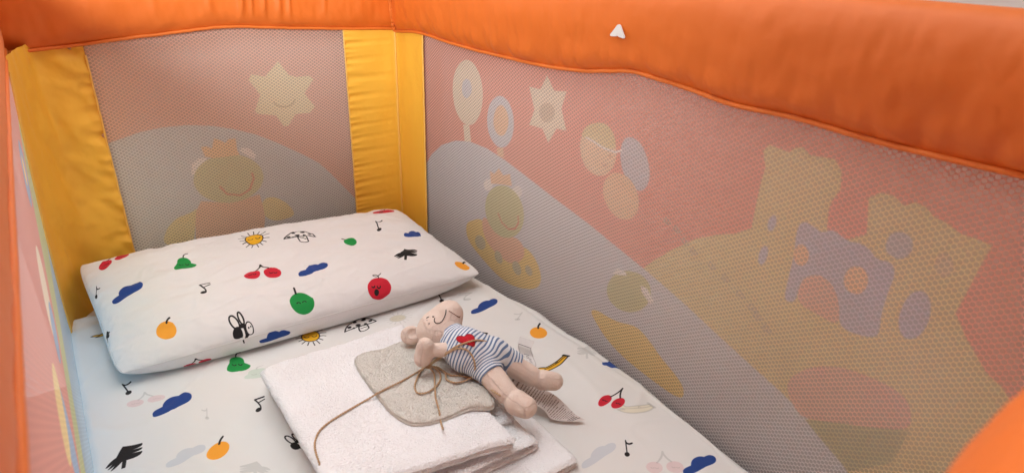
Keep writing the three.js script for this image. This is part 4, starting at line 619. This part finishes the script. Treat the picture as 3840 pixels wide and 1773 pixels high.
// ---------------------------------------------------------------- jute twine tied round the bundle
const TWINE = {"main":[[0.198,0.004,0.662],[0.1935,0.03,0.648],[0.1947,0.0519,0.6315],[0.1959,0.0528,0.6217],[0.1985,0.0539,0.61],[0.2027,0.0542,0.6009],[0.2096,0.0554,0.593],[0.2192,0.0563,0.5877],[0.2331,0.0559,0.5826],[0.2515,0.0555,0.5778],[0.2748,0.0556,0.5732],[0.2952,0.064,0.5776],[0.3233,0.0658,0.5761],[0.3487,0.0634,0.5681],[0.3609,0.0624,0.5635],[0.3716,0.0992,0.5966],[0.3796,0.1118,0.6072],[0.3922,0.1171,0.614],[0.4035,0.1164,0.6155],[0.4145,0.1115,0.6165],[0.427,0.1,0.6155],[0.436,0.086,0.612]],"loopA":[[0.3611,0.0631,0.5654],[0.3503,0.0634,0.5704],[0.3358,0.0668,0.5861],[0.3274,0.0662,0.5969],[0.3262,0.0652,0.607],[0.3343,0.0662,0.6131],[0.3478,0.0673,0.611],[0.3602,0.0679,0.6021],[0.3669,0.0658,0.5873],[0.3661,0.0641,0.5717],[0.3635,0.0631,0.5654]],"tail":[[0.3629,0.0631,0.5666],[0.3612,0.0646,0.5836],[0.3493,0.0672,0.6074],[0.3373,0.0678,0.63],[0.3324,0.0636,0.6455],[0.3284,0.0563,0.6566],[0.3222,0.0605,0.672]],"loopB":[[0.3644,0.0632,0.5661],[0.3718,0.0981,0.5981],[0.3793,0.1094,0.6096],[0.3874,0.1093,0.6177],[0.3917,0.1012,0.6255],[0.3915,0.0893,0.6304],[0.3913,0.0734,0.6254],[0.3822,0.0683,0.6224],[0.3696,0.0697,0.62],[0.364,0.0709,0.612],[0.3702,0.0676,0.5962],[0.3706,0.0656,0.579],[0.3652,0.0633,0.5668]],"strand":[[0.3663,0.0635,0.5671],[0.3711,0.0661,0.5843],[0.3739,0.0706,0.6063],[0.383,0.0704,0.6135],[0.3936,0.0659,0.6202],[0.4335,0.0167,0.5846],[0.3977,0.0719,0.6581],[0.4007,0.0715,0.6715]]};
const jute = new THREE.MeshStandardMaterial({ color: new THREE.Color(0.52, 0.35, 0.21), roughness: 0.95 });
function rope(points, off) { // two plies twisted round each other, with stray fibres
  const cv = curve(points.map((p) => V(p[0], p[1] + off, p[2]))), len = cv.getLength(), n = Math.round(len / 0.0009), fr = cv.computeFrenetFrames(n), geos = [];
  for (const ph of [0, Math.PI]) { const l = []; for (let i = 0; i <= n; i++) { const p = cv.getPointAt(i / n), t = ph + i / n * len / 0.0068 * Math.PI * 2, r = 0.00058 * (1 + 0.15 * n3(i * 0.2, ph)); l.push(p.addScaledVector(fr.normals[i], Math.cos(t) * r).addScaledVector(fr.binormals[i], Math.sin(t) * r)); } geos.push(new THREE.TubeGeometry(new THREE.CatmullRomCurve3(l), n, 0.00072, 6)); }
  for (let k = 0; k < len * 500; k++) { const u = rnd(), p = cv.getPointAt(u), t = cv.getTangentAt(u), d = V(rnd() - 0.5, rnd() - 0.5, rnd() - 0.5).multiplyScalar(1.2).add(t).normalize(), s = 0.002 + 0.003 * rnd(); geos.push(new THREE.TubeGeometry(new THREE.QuadraticBezierCurve3(p, p.clone().addScaledVector(t, s * 0.5).addScaledVector(d, s * 0.4), p.clone().addScaledVector(d, s)), 4, 0.00009, 3)); }
  return mergeGeometries(geos);
}
const twine = group('jute_twine', 'brown jute twine tied in a bow round the towels, mitt and plush toy', 'twine');
part('cord', rope(TWINE.main, 0.0016), jute, twine); part('bow_loop', rope(TWINE.loopA, 0.0022), jute, twine); part('bow_loop', rope(TWINE.loopB, 0.0024), jute, twine); part('loose_end', rope(TWINE.tail, 0.0024), jute, twine); part('loose_end', rope(TWINE.strand, 0.0016), jute, twine);
{ const k = []; for (let i = 0; i <= 40; i++) { const t = i / 40 * Math.PI * 4; k.push([0.3555 + 0.0022 * Math.cos(t) + 0.0016 * Math.sin(t * 0.5), 0.0765 + 0.0016 * Math.sin(t * 1.5), 0.5785 + 0.0024 * Math.sin(t)]); } part('knot', rope(k, 0), jute, twine); }

// ---------------------------------------------------------------- what gives the light: the window behind the viewer and an added fill panel overhead
{
  const win = group('window', 'bright white framed window in the room to the left', 'window'); win.position.copy(WINDOW.at); win.lookAt(0.3, 0.15, 0.3);
  part('pane', new THREE.BoxGeometry(WINDOW.w, WINDOW.h, 0.006).translate(0, 0, -0.012), new THREE.MeshStandardMaterial({ color: 0xffffff, emissive: new THREE.Color(0.77, 0.915, 1.0), emissiveIntensity: 1 }), win);
  const fm = new THREE.MeshStandardMaterial({ color: new THREE.Color(0.75, 0.74, 0.72), roughness: 0.5 }), w = WINDOW.w, h = WINDOW.h;
  for (const [x, y, bw, bh] of [[0, h / 2 + 0.03, w + 0.12, 0.06], [0, -h / 2 - 0.03, w + 0.12, 0.06], [-w / 2 - 0.03, 0, 0.06, h], [w / 2 + 0.03, 0, 0.06, h]]) part('frame', new THREE.BoxGeometry(bw, bh, 0.04).translate(x, y, -0.03), fm, win);
  const fillPanel = group('overhead_fill', 'flat square panel added above the cot as fill light', 'fillPanel');
  part('diffuser', new THREE.BoxGeometry(FILL_PANEL.w, 0.01, FILL_PANEL.h).translate(FILL_PANEL.at.x, FILL_PANEL.at.y + 0.012, FILL_PANEL.at.z), new THREE.MeshStandardMaterial({ color: 0xffffff, emissive: new THREE.Color(1.0, 0.985, 0.97), emissiveIntensity: 1 }), fillPanel);
  part('housing', new THREE.BoxGeometry(FILL_PANEL.w + 0.06, 0.05, FILL_PANEL.h + 0.06).translate(FILL_PANEL.at.x, FILL_PANEL.at.y + 0.045, FILL_PANEL.at.z), fm, fillPanel);
}

renderer.render(scene, camera);
